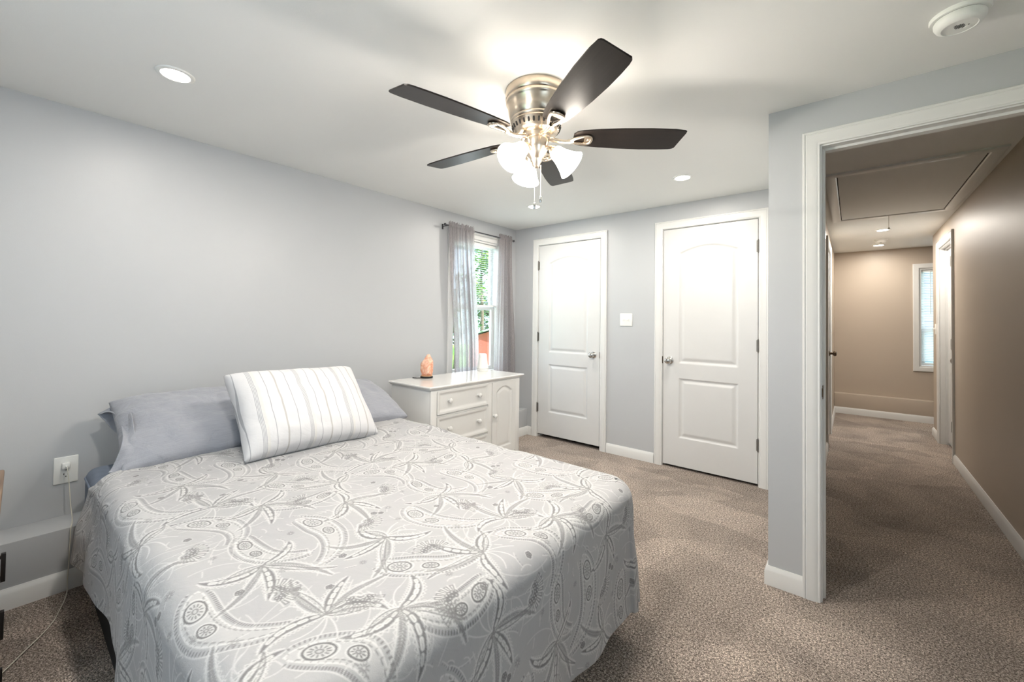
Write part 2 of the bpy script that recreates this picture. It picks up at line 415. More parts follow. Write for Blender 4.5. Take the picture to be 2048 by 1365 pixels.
# ---------------------------------------------------------------- doors
CAS = [(0, 0), (0, .010), (.004, .012), (.010, .011), (.013, .013), (.030, .016), (.040, .0165), (.050, .017), (.054, .0145), (.057, .018), (.062, .018), (.066, .014), (.066, 0)]
def panel_grid(w, h, panels, res, depth=.009, prof=None):
    """front relief of a moulded door: panels = list of closed outlines [(u,z)]; returns U,Z,height arrays"""
    nu = int(w/res)+1; nz = int(h/res)+1
    U, Zz = np.meshgrid(np.linspace(0, w, nu), np.linspace(0, h, nz), indexing='ij')
    Hh = np.zeros_like(U)
    for pl in panels:
        P = np.array(pl); Q = np.roll(P, -1, 0)
        dmin = np.full(U.shape, 9.); inside = np.zeros(U.shape, bool)
        for (ax, ay), (bx, by) in zip(P, Q):
            ex, ey = bx-ax, by-ay; L2 = ex*ex+ey*ey+1e-12
            t = np.clip(((U-ax)*ex+(Zz-ay)*ey)/L2, 0, 1)
            dmin = np.minimum(dmin, np.hypot(U-ax-t*ex, Zz-ay-t*ey))
            c = ((ay > Zz) != (by > Zz)) & (U < ex*(Zz-ay)/(by-ay+1e-12)+ax)
            inside ^= c
        d = np.where(inside, dmin, 0)
        k = prof or [(0, 0), (.004, -.004), (.012, -1*depth), (.020, -1*depth), (.042, -.2*depth), (9, -.2*depth)]
        Hh += np.where(inside, np.interp(d, [a for a, _ in k], [b_ for _, b_ in k]), 0)
    return U, Zz, Hh, nu, nz
def arch(u0, u1, z0, zs, rise, n=24):
    c = (u0+u1)/2; hw = (u1-u0)/2
    top = []
    for i in range(n+1):
        t = -1+2*i/n
        top.append((c+hw*t, zs+rise*(math.cos(t*PI/2)**.9 if abs(t) < 1 else 0)))
    return [(u0, z0), (u1, z0)]+top[::-1]
def knob_mesh(M4):
    return B().lathe([(.0001, 0), (.031, 0), (.032, .004), (.028, .008), (.014, .011), (.012, .030), (.015, .034), (.0245, .040), (.0285, .050), (.028, .058), (.022, .066), (.010, .0695), (.0001, .070)], 28, M4)
def hinge_mesh(mapf, z):
    """knuckle barrel with two leaf edges, mapf(u,z,b)"""
    b = B(); p = lambda zz: mapf(0, zz, .008)
    b.tube([p(z-.046), p(z+.046)], .0065, 10); b.tube([p(z+.046), p(z+.052)], .0045, 8); b.tube([p(z-.052), p(z-.046)], .0045, 8)
    for s in (-1, 1):
        q = [mapf(0, z-.044, .0), mapf(s*.012, z-.044, .0), mapf(s*.012, z+.044, .0), mapf(0, z+.044, .0)]
        q2 = [mapf(0, z-.044, .003), mapf(s*.012, z-.044, .003), mapf(s*.012, z+.044, .003), mapf(0, z+.044, .003)]
        b.poly(q+q2, [(0, 1, 2, 3), (4, 5, 6, 7), (0, 1, 5, 4), (1, 2, 6, 5), (2, 3, 7, 6), (3, 0, 4, 7)])
    return b
def make_door(name, label, u0, u1, mapf, hinge_u, knob_u, z0=.03, arch_panels=True, knob_mat='chrome', hinge_mat='hinge', latch_u=None, inset=0.0, res=.006):
    """mapf(u,z,b): u along the wall, b = out of the wall towards the viewer"""
    t = thing(name, label, 'door', mapf((u0+u1)/2, 0, 0), 0, kind=S)
    inv = Matrix.Translation(-Vector(t.location))
    def fix(o): o.parent = t; o.matrix_parent_inverse = inv; return o
    w = u1-u0; h = DZ-z0
    pan = [arch(.135, w-.135, .875, 1.815, .055), [(.135, .24), (w-.135, .24), (w-.135, .745), (.135, .745)]]
    U, Zz, Hh, nu, nz = panel_grid(w, h, pan, res)
    V = np.array([mapf(u0+u, z0+z, hh-inset) for u, z, hh in zip(U.ravel(), Zz.ravel(), Hh.ravel())])
    slab = grid_obj('door_slab', V, nu, nz, M['door']); fix(slab)
    # edges and back of the slab
    me = slab.data; bm = bmesh.new(); bm.from_mesh(me)
    bd = [e for e in bm.edges if e.is_boundary]
    ext = bmesh.ops.extrude_edge_only(bm, edges=bd)
    d = Vector(mapf(0, 0, -.035))-Vector(mapf(0, 0, 0))
    for v in [x for x in ext['geom'] if isinstance(x, bmesh.types.BMVert)]: v.co += d
    bmesh.ops.holes_fill(bm, edges=[e for e in bm.edges if e.is_boundary])
    bmesh.ops.recalc_face_normals(bm, faces=list(bm.faces))
    for f in bm.faces: f.smooth = True
    bm.to_mesh(me); bm.free(); me.set_sharp_from_angle(angle=math.radians(35))
    b = B().frame((u0-g+.004, u1+g-.004, 0, DZ+g-.004, CAS), False, mapf)
    fix(obj('casing', b, M['trim'], angle=25))
    b = B().frame((u0-.004, u1+.004, 0, DZ+.004, [(0, -TH), (0, -.002), (g-.004, -.002), (g-.004, -TH)]), False, mapf)
    fix(obj('jamb', b, M['trim'], angle=25))
    b = B().frame((u0+.008, u1-.008, 0, DZ-.008, [(0, -.075), (0, -.042), (.010, -.042), (.010, -.075)]), False, mapf)
    fix(obj('door_stop', b, M['trim'], angle=25))
    for z in (1.835, 1.070, .315):
        fix(obj('hinge', hinge_mesh(lambda u, zz, b_: mapf(hinge_u+u, zz, b_+.001), z), M[hinge_mat]))
    o = Vector(mapf(knob_u, .914, -inset)); d = Vector(mapf(knob_u, .914, 1))-Vector(mapf(knob_u, .914, 0))
    kn = fix(obj('door_knob', knob_mesh(axisM(o, d)), M[knob_mat]))
    if latch_u is not None:
        q = lambda u, z, bb: mapf(latch_u+u, z, bb)
        b = B(); b.poly([q(-.006, .885, -.001), q(.004, .885, -.001), q(.004, .945, -.001), q(-.006, .945, -.001), q(-.006, .885, .004), q(.004, .885, .004), q(.004, .945, .004), q(-.006, .945, .004)],
                        [(0, 1, 2, 3), (4, 5, 6, 7), (0, 1, 5, 4), (1, 2, 6, 5), (2, 3, 7, 6), (3, 0, 4, 7)])
        fix(obj('strike_plate', b, M['bronze'], smooth=False))
    return t
back = lambda u, z, b: (u, YB-b, z)
make_door('door_1', 'white arched two-panel closet door nearest the curtained window', D1[0], D1[1], back, D1[0]-.005, .993, z0=.038, latch_u=D1[1]+.006)
make_door('door_2', 'white arched two-panel closet door beside the hallway wall corner', D2[0], D2[1], back, D2[1]+.004, 1.727, z0=.021, latch_u=D2[0]-.006)
hl = lambda u, z, b: (HX0+b, u, z)
make_door('door_3', 'white door in the left hallway wall with a bronze knob', HD[0], HD[1], hl, HD[0]-.003, 5.86, z0=.02, knob_mat='bronze', hinge_mat='bronze', inset=.004, res=.012)
hr = lambda u, z, b: (HX1-b, u, z)
d4 = make_door('door_4', 'white door set deep in the right hallway wall', RD[0], RD[1], hr, RD[0]-.003, 5.56, z0=.02, knob_mat='bronze', inset=.06, res=.012)
# open doorway
dw = thing('door_5', 'white cased open doorway leading to the hallway', 'doorway', ((OX0+OX1)/2, YD, 0), kind=S)
inv = Matrix.Translation(-Vector(dw.location))
def fixp(o, p, iv): o.parent = p; o.matrix_parent_inverse = iv; return o
fm = lambda u, z, b: (u, YD-b, z)
fixp(obj('casing', B().frame((OX0-.006, OX1+.006, 0, OZ+.006, CAS), False, fm), M['trim'], angle=25), dw, inv)
fixp(obj('casing', B().frame((OX0-.006, OX1+.006, 0, OZ+.006, CAS), False, lambda u, z, b: (u, HY0+b, z)), M['trim'], angle=25), dw, inv)
fixp(obj('jamb', B().frame((OX0, OX1, 0, OZ, [(0, -TH), (0, 0), (.02, 0), (.02, -TH)]), False, fm), M['trim'], angle=25), dw, inv)
fixp(obj('door_stop', B().frame((OX0+.010, OX1-.010, 0, OZ-.010, [(0, -.078), (0, -.044), (.0098, -.040), (.0098, -.078)]), False, fm), M['trim'], angle=25), dw, inv)
b = B().box(OX0-.001, OX0+.003, YD+.006, YD+.034, .905, .965, .001).box(OX0-.001, OX0+.0032, YD+.013, YD+.027, .918, .952)
b.box(OX0-.001, OX0+.004, YD-.004, YD+.008, .915, .955, .002)
fixp(obj('strike_plate', b, M['bronze'], smooth=False), dw, inv)

# ---------------------------------------------------------------- windows
def make_window(name, label, u0, u1, z0, z1, mapf, zmid, cas_w=.06):
    t = thing(name, label, 'window', mapf((u0+u1)/2, z0, 0), kind=S); inv = Matrix.Translation(-Vector(t.location))
    prof = [(0, -.0), (0, .014), (.006, .017), (cas_w-.008, .017), (cas_w, .012), (cas_w, 0)]
    fixp(obj('casing', B().frame((u0, u1, z0, z1, prof), True, mapf), M['trim'], angle=25), t, inv)
    fixp(obj('window_frame', B().frame((u0+.018, u1-.018, z0+.018, z1-.018, [(0, -.12), (0, 0), (.018, 0), (.018, -.12)]), True, mapf), M['trim'], angle=25), t, inv)
    for (a, c, dep) in ((z0+.02, zmid+.022, -.062), (zmid-.022, z1-.02, -.088)):
        ins = .036
        s = fixp(obj('sash', B().frame((u0+.02+ins, u1-.02-ins, a+ins, c-ins, [(0, dep-.022), (0, dep), (ins, dep), (ins, dep-.022)]), True, mapf), M['trim'], angle=25), t, inv)
        p = [mapf(u, z, dep-q) for q in (.009, .013) for u, z in ((u0+.02+ins-.004, a+ins-.004), (u1-.02-ins+.004, a+ins-.004), (u1-.02-ins+.004, c-ins+.004), (u0+.02+ins-.004, c-ins+.004))]
        gp = obj('pane', B().poly(p, [(0, 1, 2, 3), (7, 6, 5, 4), (0, 1, 5, 4), (1, 2, 6, 5), (2, 3, 7, 6), (3, 0, 4, 7)]), M['glass'], smooth=False)
        gp.parent = s
    return t
lm = lambda u, z, b: (b, u, z)
make_window('window_1', 'bedroom window between sheer grey curtains above the dresser', WY0, WY1, WZ0, WZ1, lm, 1.367)
fmw = lambda u, z, b: (u, YF-b, z)
make_window('window_2', 'narrow looking hallway window with closed white blinds', FX0, FX1, FZ0, FZ1, fmw, 1.17)
make_window('window_added_rear', 'unseen bedroom window added behind the camera to let daylight in', RR[0], RR[1], RR[2], RR[3], lambda u, z, b: (u, YREAR+b, z), 1.42)  # unseen window, added so cool light reaches the door wall
make_window('window_added_right', 'unseen bedroom window added right of the camera to let daylight in', RW[0], RW[1], RW[2], RW[3], lambda u, z, b: (XR-b, u, z), 1.42)  # unseen second window, added for more daylight

def slat_mat():
    t = NT('translucent_white_slat'); t.base(lin(236, 238, 240)); t.set(Roughness=.45)
    v = t.coord(); c = t.ramp(t.noise(v, 30), [(.3, lin(232, 236, 240)), (.7, lin(238, 240, 243))])
    tl = t.n('ShaderNodeBsdfTranslucent'); t.l(c, tl.inputs['Color']); m = t.n('ShaderNodeMixShader'); m.inputs[0].default_value = .5
    t.l(t.b.outputs[0], m.inputs[1]); t.l(tl.outputs[0], m.inputs[2]); t.l(m.outputs[0], t.o.inputs['Surface']); return t.m
M['slat'] = slat_mat()
def blind(name, label, u0, u1, ztop, zbot, mapf, dep, tilt, pitch, group=None, wand_u=None):
    t = thing(name, label, 'blind', mapf((u0+u1)/2, ztop, dep)); inv = Matrix.Translation(-Vector(t.location))
    def bx(ua, ub, za, zb, ba, bb):
        return B().poly([mapf(u, z, q) for q in (ba, bb) for u, z in ((ua, za), (ub, za), (ub, zb), (ua, zb))], [(0, 1, 2, 3), (7, 6, 5, 4), (0, 1, 5, 4), (1, 2, 6, 5), (2, 3, 7, 6), (3, 0, 4, 7)])
    fixp(obj('head_rail', bx(u0, u1, ztop-.028, ztop, dep-.013, dep+.013), M['plastic'], smooth=False), t, inv)
    fixp(obj('bottom_rail', bx(u0, u1, zbot, zbot+.014, dep-.012, dep+.012), M['plastic'], smooth=False), t, inv)
    n = int((ztop-.035-zbot-.02)/pitch)
    for i in range(n):
        z = ztop-.04-i*pitch; c, s_ = math.cos(tilt)*.0125, math.sin(tilt)*.0125
        vs = []
        for k in range(5):
            q = -1+k/2; cam_ = .0016*(1-q*q)
            for u in (u0+.002, u1-.002):
                vs.append(mapf(u, z-q*s_+cam_, dep+q*c))
        o2 = len(vs)
        vs += [tuple(Vector(v)+Vector((0, 0, -.0007))) for v in vs]
        fs = []
        for k in range(4): fs += [(2*k, 2*k+1, 2*k+3, 2*k+2), (o2+2*k, o2+2*k+2, o2+2*k+3, o2+2*k+1)]
        fs += [(0, 1, o2+1, o2), (8, 9, o2+9, o2+8)]
        fixp(obj('slat', B().poly(vs, fs), M['slat']), t, inv)
    for u in (u0+.1, u1-.1):
        fixp(obj('ladder_cord', B().tube([mapf(u, ztop-.02, dep+.013), mapf(u, zbot+.01, dep+.013)], .0012, 6), M['cord']), t, inv)
    if wand_u: fixp(obj('tilt_wand', B().tube([mapf(wand_u, ztop-.02, dep+.018), mapf(wand_u, ztop-.58, dep+.02)], .004, 8), M['plastic']), t, inv)
    return t
blind('window_blind', 'white slatted blind lowered over the upper bedroom sash', WY0+.022, WY1-.022, WZ1-.02, 1.385, lm, -.035, math.radians(8.5), .0215)
blind('window_blind', 'white slatted blind lowered over the whole hallway window', FX0+.022, FX1-.022, FZ1-.02, FZ0+.03, fmw, -.035, math.radians(38), .0215, wand_u=3.73)

# ---------------------------------------------------------------- curtains
RODZ = 2.112; RODX = .075
rod = thing('curtain_rod', 'thin dark curtain rod above the bedroom window', 'curtain rod', (RODX, 3.02, RODZ))
inv = Matrix.Translation(-Vector(rod.location))
fixp(obj('rod', B().tube([(RODX, 2.545, RODZ), (RODX, 3.495, RODZ)], .006, 12), M['rod']), rod, inv)
for y, s_ in ((2.545, -1), (3.495, 1)):
    fixp(obj('finial', B().lathe([(.0001, 0), (.007, 0), (.009, .004), (.006, .008), (.011, .016), (.013, .022), (.010, .029), (.0001, .032)], 16, axisM((RODX, y, RODZ), (0, s_, 0))), M['rod']), rod, inv)
    yb = y-s_*.012
    b = B().tube([(.002, yb, RODZ-.004), (RODX, yb, RODZ-.004)], .0035, 8).box(0.001, .006, yb-.009, yb+.009, RODZ-.03, RODZ+.02, .002)
    fixp(obj('bracket', b, M['rod']), rod, inv)
def curtain(label, y0, y1, yb0, yb1, zb, nf, seed):
    nu, nv = 150, 90; rs = np.random.RandomState(seed)
    u = np.linspace(0, 1, nu); ztop = RODZ+.038
    z = np.concatenate([np.linspace(ztop, RODZ-.03, 14), np.linspace(RODZ-.03, zb, nv-14+1)[1:]])
    U, Zz = np.meshgrid(u, z, indexing='ij')
    ph = rs.rand(6)*6
    dep = smooth01((ztop-Zz)/.6)
    warp = U+.02*np.sin(2*PI*U*2+ph[0])+.012*np.sin(2*PI*U*5+ph[1])
    wave = np.sin(2*PI*nf*warp+ph[2]+.3*np.sin(Zz*2.2+ph[4]))*(.6+.4*np.sin(2*PI*U*1.3+ph[3]))
    fine = np.sin(2*PI*nf*2.7*warp+ph[5])
    amp = .010+.020*dep
    rod_bulge = np.exp(-((Zz-RODZ)/.012)**2)
    X = RODX+wave*amp*(1-.75*rod_bulge)+fine*(.006*(1-dep)+.002)*(1-.5*rod_bulge)+.011*rod_bulge
    X = np.maximum(X, .022)
    y0z = y0+(yb0-y0)*smooth01((ztop-Zz)/(ztop-zb)*1.2); y1z = y1+(yb1-y1)*smooth01((ztop-Zz)/(ztop-zb)*1.2)
    Y = y0z+(y1z-y0z)*U+.006*np.sin(2*PI*nf*warp*1.0+ph[2]+1.5)*dep
    Zr = Zz+np.where(Zz > RODZ+.012, .008*np.sin(2*PI*nf*1.9*U+ph[1]), 0)
    V = np.stack([X, Y, Zr], -1).reshape(-1, 3)
    o = grid_obj('curtain', V, nu, len(z), M['sheer'])
    sm = o.modifiers.new('cloth', 'SOLIDIFY'); sm.thickness = .0008
    return tag(o, label, 'curtain', 'sheer curtains on the bedroom rod')
curtain('sheer grey curtain panel gathered left of the window gap', 2.565, 2.905, 2.66, 2.985, .40, 6, 3)
curtain('sheer grey curtain panel gathered between the window gap and room corner', 3.285, 3.482, 3.24, 3.575, .40, 5, 8)

# ---------------------------------------------------------------- bed
bed = thing('bed', 'double bed with a black fabric base under the paisley duvet', 'bed', (1.2, .97, 0))
inv = Matrix.Translation(-Vector(bed.location))
MX0, MX1, MY0, MY1 = .20, 2.21, .245, 1.655
fixp(obj('bed_base', B().box(MX0+.005, MX1-.02, MY0+.017, MY1-.02, .012, .271, .012, 3), M['bedbase']), bed, inv)
for x in (MX0+.1, MX1-.1):
    for y in (MY0+.1, MY1-.1):
        fixp(obj('glide', B().lathe([(.0001, 0), (.022, 0), (.022, .013), (.0001, .013)], 16, Matrix.Translation((x, y, 0))), M['black']), bed, inv)
def mattress():
    n = 60; b = B().box(MX0, MX1, MY0, MY1, .272, .540, .045, 5); return b
mt = obj('mattress', mattress(), M['sheet']); tag(mt, 'mattress in a blue grey fitted sheet, corner showing by the outlet', 'mattress')
for z in (.30, .50):
    pts = []
    r = .05
    for cx, cy, a0 in ((MX1-r, MY1-r, 0), (MX0+r, MY1-r, 90), (MX0+r, MY0+r, 180), (MX1-r, MY0+r, 270)):
        for k in range(7):
            a = math.radians(a0+15*k); pts.append((cx+(r+.001)*math.cos(a), cy+(r+.001)*math.sin(a), z))
    o = obj('piping', B().tube(pts, .004, 6, closed=True), M['sheet'], mt)

# ----- paisley print, drawn stroke by stroke into a repeat tile, then carried by the duvet mesh
TW, TL, PX = .66, .86, .0015
class Tile:
    def __init__(s):
        s.nx, s.ny = int(TW/PX), int(TL/PX)
        s.w = np.zeros((s.nx, s.ny), np.float32); s.d = np.zeros((s.nx, s.ny), np.float32)
    def _box(s, x0, x1, y0, y1):
        i = np.arange(int(math.floor(x0/PX)), int(math.ceil(x1/PX))+1); j = np.arange(int(math.floor(y0/PX)), int(math.ceil(y1/PX))+1)
        return i, j, (i*PX)[:, None], (j*PX)[None, :]
    def _put(s, lay, i, j, cov, val):
        ix = np.ix_(i % s.nx, j % s.ny); L = s.w if lay == 'w' else s.d
        L[ix] = L[ix]*(1-cov)+val*cov
    def seg(s, a, b, r, lay='d', val=1., r2=None):
        r2 = r if r2 is None else r2; m = max(r, r2)+.004
        i, j, X, Y = s._box(min(a[0], b[0])-m, max(a[0], b[0])+m, min(a[1], b[1])-m, max(a[1], b[1])+m)
        ex, ey = b[0]-a[0], b[1]-a[1]; t = np.clip(((X-a[0])*ex+(Y-a[1])*ey)/(ex*ex+ey*ey+1e-12), 0, 1)
        d = np.hypot(X-a[0]-t*ex, Y-a[1]-t*ey)-(r+(r2-r)*t)
        s._put(lay, i, j, np.clip(.5-d/PX/1.2, 0, 1), val)
    def line(s, pts, r, lay='d', val=1.):
        for a, b in zip(pts[:-1], pts[1:]): s.seg(a, b, r, lay, val)
    def fill(s, pts, lay='w', val=1.):
        P = np.array(pts); i, j, X, Y = s._box(P[:, 0].min()-.003, P[:, 0].max()+.003, P[:, 1].min()-.003, P[:, 1].max()+.003)
        ins = np.zeros((len(i), len(j)), bool)
        for (ax, ay), (bx, by) in zip(P, np.roll(P, -1, 0)):
            ins ^= ((ay > Y) != (by > Y)) & (X < (bx-ax)*(Y-ay)/(by-ay+1e-12)+ax)
        s._put(lay, i, j, ins.astype(np.float32), val)
    def ring(s, c, rx, ry, ang, r, lay='d', val=1., dash=None):
        n = 36; ca, sa = math.cos(ang), math.sin(ang)
        f = lambda k: (c[0]+rx*math.cos(k)*ca-ry*math.sin(k)*sa, c[1]+rx*math.cos(k)*sa+ry*math.sin(k)*ca)
        for k in range(n):
            if dash and k % dash == 0: continue
            s.seg(f(2*PI*k/n), f(2*PI*(k+1)/n), r, lay, val)
def curve(p0, ang, L, bend, n=18, taper=0):
    """a path of length L whose heading turns by bend (and by taper more towards the end)"""
    pts = [p0]; a = ang
    for k in range(n):
        t = k/n; a += bend/n+taper*t/n*2; pts.append((pts[-1][0]+math.cos(a)*L/n, pts[-1][1]+math.sin(a)*L/n))
    return pts
def offset(pts, w):
    """both sides of a path widened by w(t)"""
    l, r = [], []; n = len(pts)
    for k, p in enumerate(pts):
        a = pts[max(k-1, 0)]; b = pts[min(k+1, n-1)]; dx, dy = b[0]-a[0], b[1]-a[1]; q = math.hypot(dx, dy)+1e-9
        ww = w(k/(n-1)); l.append((p[0]-dy/q*ww, p[1]+dx/q*ww)); r.append((p[0]+dy/q*ww, p[1]-dx/q*ww))
    return l, r
def comb(T, path, ln, r, step=2, side=1, lay='d', val=.8):
    n = len(path)
    for k in range(1, n-1, step):
        a, b = path[k-1], path[k+1]; dx, dy = b[0]-a[0], b[1]-a[1]; q = math.hypot(dx, dy)+1e-9
        nx, ny = -dy/q*side, dx/q*side
        T.seg((path[k][0]+nx*.003, path[k][1]+ny*.003), (path[k][0]+nx*ln, path[k][1]+ny*ln), r, lay, val)
def rosette(T, c, R, n, ang=0, sq=.62):
    ca, sa = math.cos(ang), math.sin(ang)
    e = lambda r, k: (c[0]+r*math.cos(k)*ca-r*sq*math.sin(k)*sa, c[1]+r*math.cos(k)*sa+r*sq*math.sin(k)*ca)
    T.ring(c, R*1.30, R*sq*1.34, ang, .0018, 'w', .95)
    T.ring(c, R*1.08, R*sq*1.08, ang, .0021)
    T.ring(c, R*.92, R*sq*.92, ang, .0012, 'w', .9)
    for k in range(n): T.seg(e(R*.50, 2*PI*k/n), e(R*.76, 2*PI*k/n), .0015)
    for k in range(n): T.seg(e(R*.40, 2*PI*(k+.5)/n), e(R*.80, 2*PI*(k+.5)/n), .0009, 'w', .9)
    T.ring(c, R*.26, R*sq*.26, ang, .0013, 'd', .8)
def paisley(T, p0, ang, L, bend, wid):
    path = curve(p0, ang, L, bend, 40, bend*.9)
    prof = lambda t: wid*(math.sin(PI*min(1, t*1.9)/2)**.6 if t < .526 else 1)*max(0.02, 1-t)**.75*1.35
    l, r = offset(path, prof); T.fill(l+r[::-1], 'w', .3)
    T.line(l, .0022, 'w', 1); T.line(r, .0022, 'w', 1)
    l2, r2 = offset(path, lambda t: prof(t)+.007); comb(T, l2, .0085, .0021, 1, 1, val=.75); comb(T, r2, .0085, .0021, 1, -1, val=.75)
    li, ri = offset(path, lambda t: max(0, prof(t)-.007)); comb(T, li, .006, .0014, 2, 1, 'd', .55); comb(T, ri, .006, .0014, 2, -1, 'd', .55)
    lj, rj = offset(path, lambda t: prof(t)*.5); comb(T, lj, .004, .0016, 2, 1, 'w', .9); comb(T, rj, .004, .0016, 2, -1, 'w', .9)
    l3, r3 = offset(path, lambda t: prof(t)+.020); T.line(l3, .0013, 'w', .9); T.line(r3, .0013, 'w', .9)
    l4, r4 = offset(path, lambda t: prof(t)*.72); 
    for q in (l4, r4): 
        for k in range(3, len(q)-4, 2): T.seg(q[k], q[k+1], .0017, 'd', .65)
    for t, f in ((.20, .50), (.46, .34)):
        k = int(t*40); a = path[k]; b_ = path[k+1]
        rosette(T, a, wid*f*1.75, 12 if f > .4 else 9, math.atan2(b_[1]-a[1], b_[0]-a[0]))
    cw = curve(path[-1], ang+bend*2, .05, bend*1.5, 10); T.line(cw, .0016, 'w', .9)
def leaf(T, p0, ang, L, bend, wid, style):
    path = curve(p0, ang, L, bend, 26); N = 26
    prof = lambda t: wid*math.sin(PI*t**.8)**.9+.0006
    for gap, sgn in ((.0045, 0), (.0045, 1)):
        o_ = offset(path, lambda t: prof(t)+gap)[sgn]; T.line(o_, .0014, 'w', 1)
        # ragged outer fringe
        zig = [((o_[k][0]+(o_[k][0]-path[k][0])*(.55 if k % 2 else .15)), (o_[k][1]+(o_[k][1]-path[k][1])*(.55 if k % 2 else .15))) for k in range(2, N)]
        T.line(zig, .0011, 'w', .85)
        if style != 1: comb(T, o_, .0045 if sgn == 0 else .004, .0010, 2, 1 if sgn == 0 else -1, 'd', .5)
    l, r = offset(path, prof)
    if style == 0:       # crescent edged in charcoal with a chain of pale lozenges
        T.fill(l+r[::-1], 'd', .8)
        m_, _ = offset(path, lambda t: prof(t)*.12)
        for k in range(3, N-4, 4):
            for lay, val in (('d', 0.), ('w', .95)): T.seg(m_[k], m_[k+2], wid*.56*math.sin(PI*(k+1)/N)**.6, lay, val)
            T.seg(m_[k], m_[k+2], .0010, 'd', .45)
    elif style == 1:     # feather of small barbs
        T.line(path, .0012, 'w', .9)
        for k in range(2, N-1):
            for q in (l[min(k+2, N)], r[min(k+2, N)]):
                a = path[k]; T.seg(a, (a[0]+(q[0]-a[0])*.85, a[1]+(q[1]-a[1])*.85), .0013, 'd', .7)
    else:                # long outlined blade
        T.line(l, .0014, 'd', .75); T.line(r, .0014, 'd', .75)
        for k in range(4, N-4, 3): T.seg(path[k], path[k+1], .0012, 'd', .6)
def clover(T, c, R):
    for k in range(5):
        a = 2*PI*k/5+.4; q = (c[0]+R*.62*math.cos(a), c[1]+R*.62*math.sin(a))
        T.ring(q, R*.36, R*.36, 0, .0016, 'd', .85)
    T.seg(c, c, R*.2, 'w', .9); T.ring(c, R*1.25, R*1.25, 0, .0011, 'w', .8, 5)
def pomegranate(T, c, ang, R):
    e = lambda r, k: (c[0]+r*math.cos(ang+k), c[1]+r*math.sin(ang+k))
    for k in range(-4, 5):
        a = k*.31
        for w_ in (-.06, .06): T.seg(e(R*1.05, a+w_), e(R*1.62, a+w_*1.25), .0013, 'd', .8)
        T.seg(e(R*1.62, a-.065), e(R*1.62, a+.065), .0013, 'd', .8)
        T.seg(e(R*1.12, a), e(R*1.52, a), .0016, 'w', .9)
        T.seg(e(R*1.02, a+.155), e(R*1.75, a+.155), .0017, 'w', .9)
    for rr_, n in ((.86, 9), (.56, 6)):
        for k in range(n):
            a = -1.35+2.7*k/(n-1); q = e(R*rr_, a); T.ring(q, .0046, .0046, 0, .0014, 'd', .85)
            T.seg(q, q, .0022, 'w', .9)
    T.line([e(R*1.0, -1.5+3.0*k/20) for k in range(21)], .0018, 'w', 1)
    T.line([e(R*.2, -1.2+2.4*k/10) for k in range(11)], 0.0018, 'd', .7)
    for s_ in (-1, 1): T.line(curve(c, ang+PI+s_*.5, R*1.1, s_*2.2, 14), .0018, 'w', .95)
def daisy(T, c, R, n=9, val=.7):
    for k in range(n):
        a = 2*PI*k/n+.2; T.seg((c[0]+R*.35*math.cos(a), c[1]+R*.35*math.sin(a)), (c[0]+R*math.cos(a), c[1]+R*math.sin(a)), .0014, 'd', val)
    T.seg(c, c, R*.22, 'w', .9)
def make_tile():
    T = Tile(); rnd = random.Random(5)
    for _ in range(26):   # winding pale stems and tendrils in the ground
        p = (rnd.random()*TW, rnd.random()*TL); T.line(curve(p, rnd.random()*6.28, rnd.uniform(.12, .3), rnd.uniform(-2.2, 2.2), 30), .0013, 'w', .7)
    for p, a, L, bd, w_ in (((.12, .06), 1.05, .36, .9, .038), ((.45, .26), 2.0, .38, -.95, .040), ((.16, .50), 1.2, .36, -.8, .036), ((.50, .66), .5, .34, 1.0, .036), ((.33, .78), 2.6, .30, .9, .030), ((.62, .05), 1.9, .30, -.9, .030)):
        paisley(T, p, a, L, bd, w_)
    for p, a0 in (((.30, .06), .5), ((.26, .40), 2.6), ((.60, .26), 1.3), ((.40, .70), 3.7), ((.08, .72), 1.2), ((.62, .60), 5.0)):
        for k, (da, L, bd, wd, st) in enumerate(((-1.15, .15, -1.5, .0125, 0), (-.62, .21, .7, .0085, 1), (-.18, .20, -.5, .0060, 2), (.22, .17, .6, .0110, 0), (.70, .20, .8, .0080, 1), (1.25, .15, 1.6, .0125, 0), (2.2, .11, -.9, .0060, 2))):
            leaf(T, p, a0+da, L*rnd.uniform(.85, 1.15), bd, wd, st)
        for q in (-.35, 0, .35): T.line(curve(p, a0+PI+q, .10, .9+q, 12), .0016, 'w', .95)
    for c, a, R in (((.27, .24), 1.0, .040), ((.05, .60), 2.2, .038), ((.57, .42), .2, .040), ((.30, .58), -1.2, .036), ((.47, .04), .5, .036), ((.20, .80), 3.9, .036)): pomegranate(T, c, a, R)
    for c, R in (((.40, .20), .012), ((.20, .38), .011), ((.02, .22), .012), ((.45, .53), .011), ((.26, .70), .011), ((.60, .80), .011), ((.63, .33), .011), ((.40, .42), .010), ((.14, .46), .010), ((.52, .12), .010), ((.07, .14), .010), ((.36, .32), .010)): daisy(T, c, R, 9, .6)
    for c, R in (((.34, .20), .011), ((.36, .215), .009), ((.12, .38), .011), ((.52, .34), .010), ((.30, .80), .011), ((.50, .80), .010), ((.02, .50), .010), ((.62, .44), .009)): clover(T, c, R)
    for _ in range(110):   # small sprigs and comma strokes filling the ground
        p = (rnd.random()*TW, rnd.random()*TL); a = rnd.random()*6.28
        pts = curve(p, a, rnd.uniform(.025, .06), rnd.uniform(-2, 2), 9)
        T.line(pts, .0013, 'w', .8)
        if rnd.random() < .55: comb(T, pts, .005, .0013, 2, rnd.choice((1, -1)), 'd', .5)
    return T
TILE = make_tile()
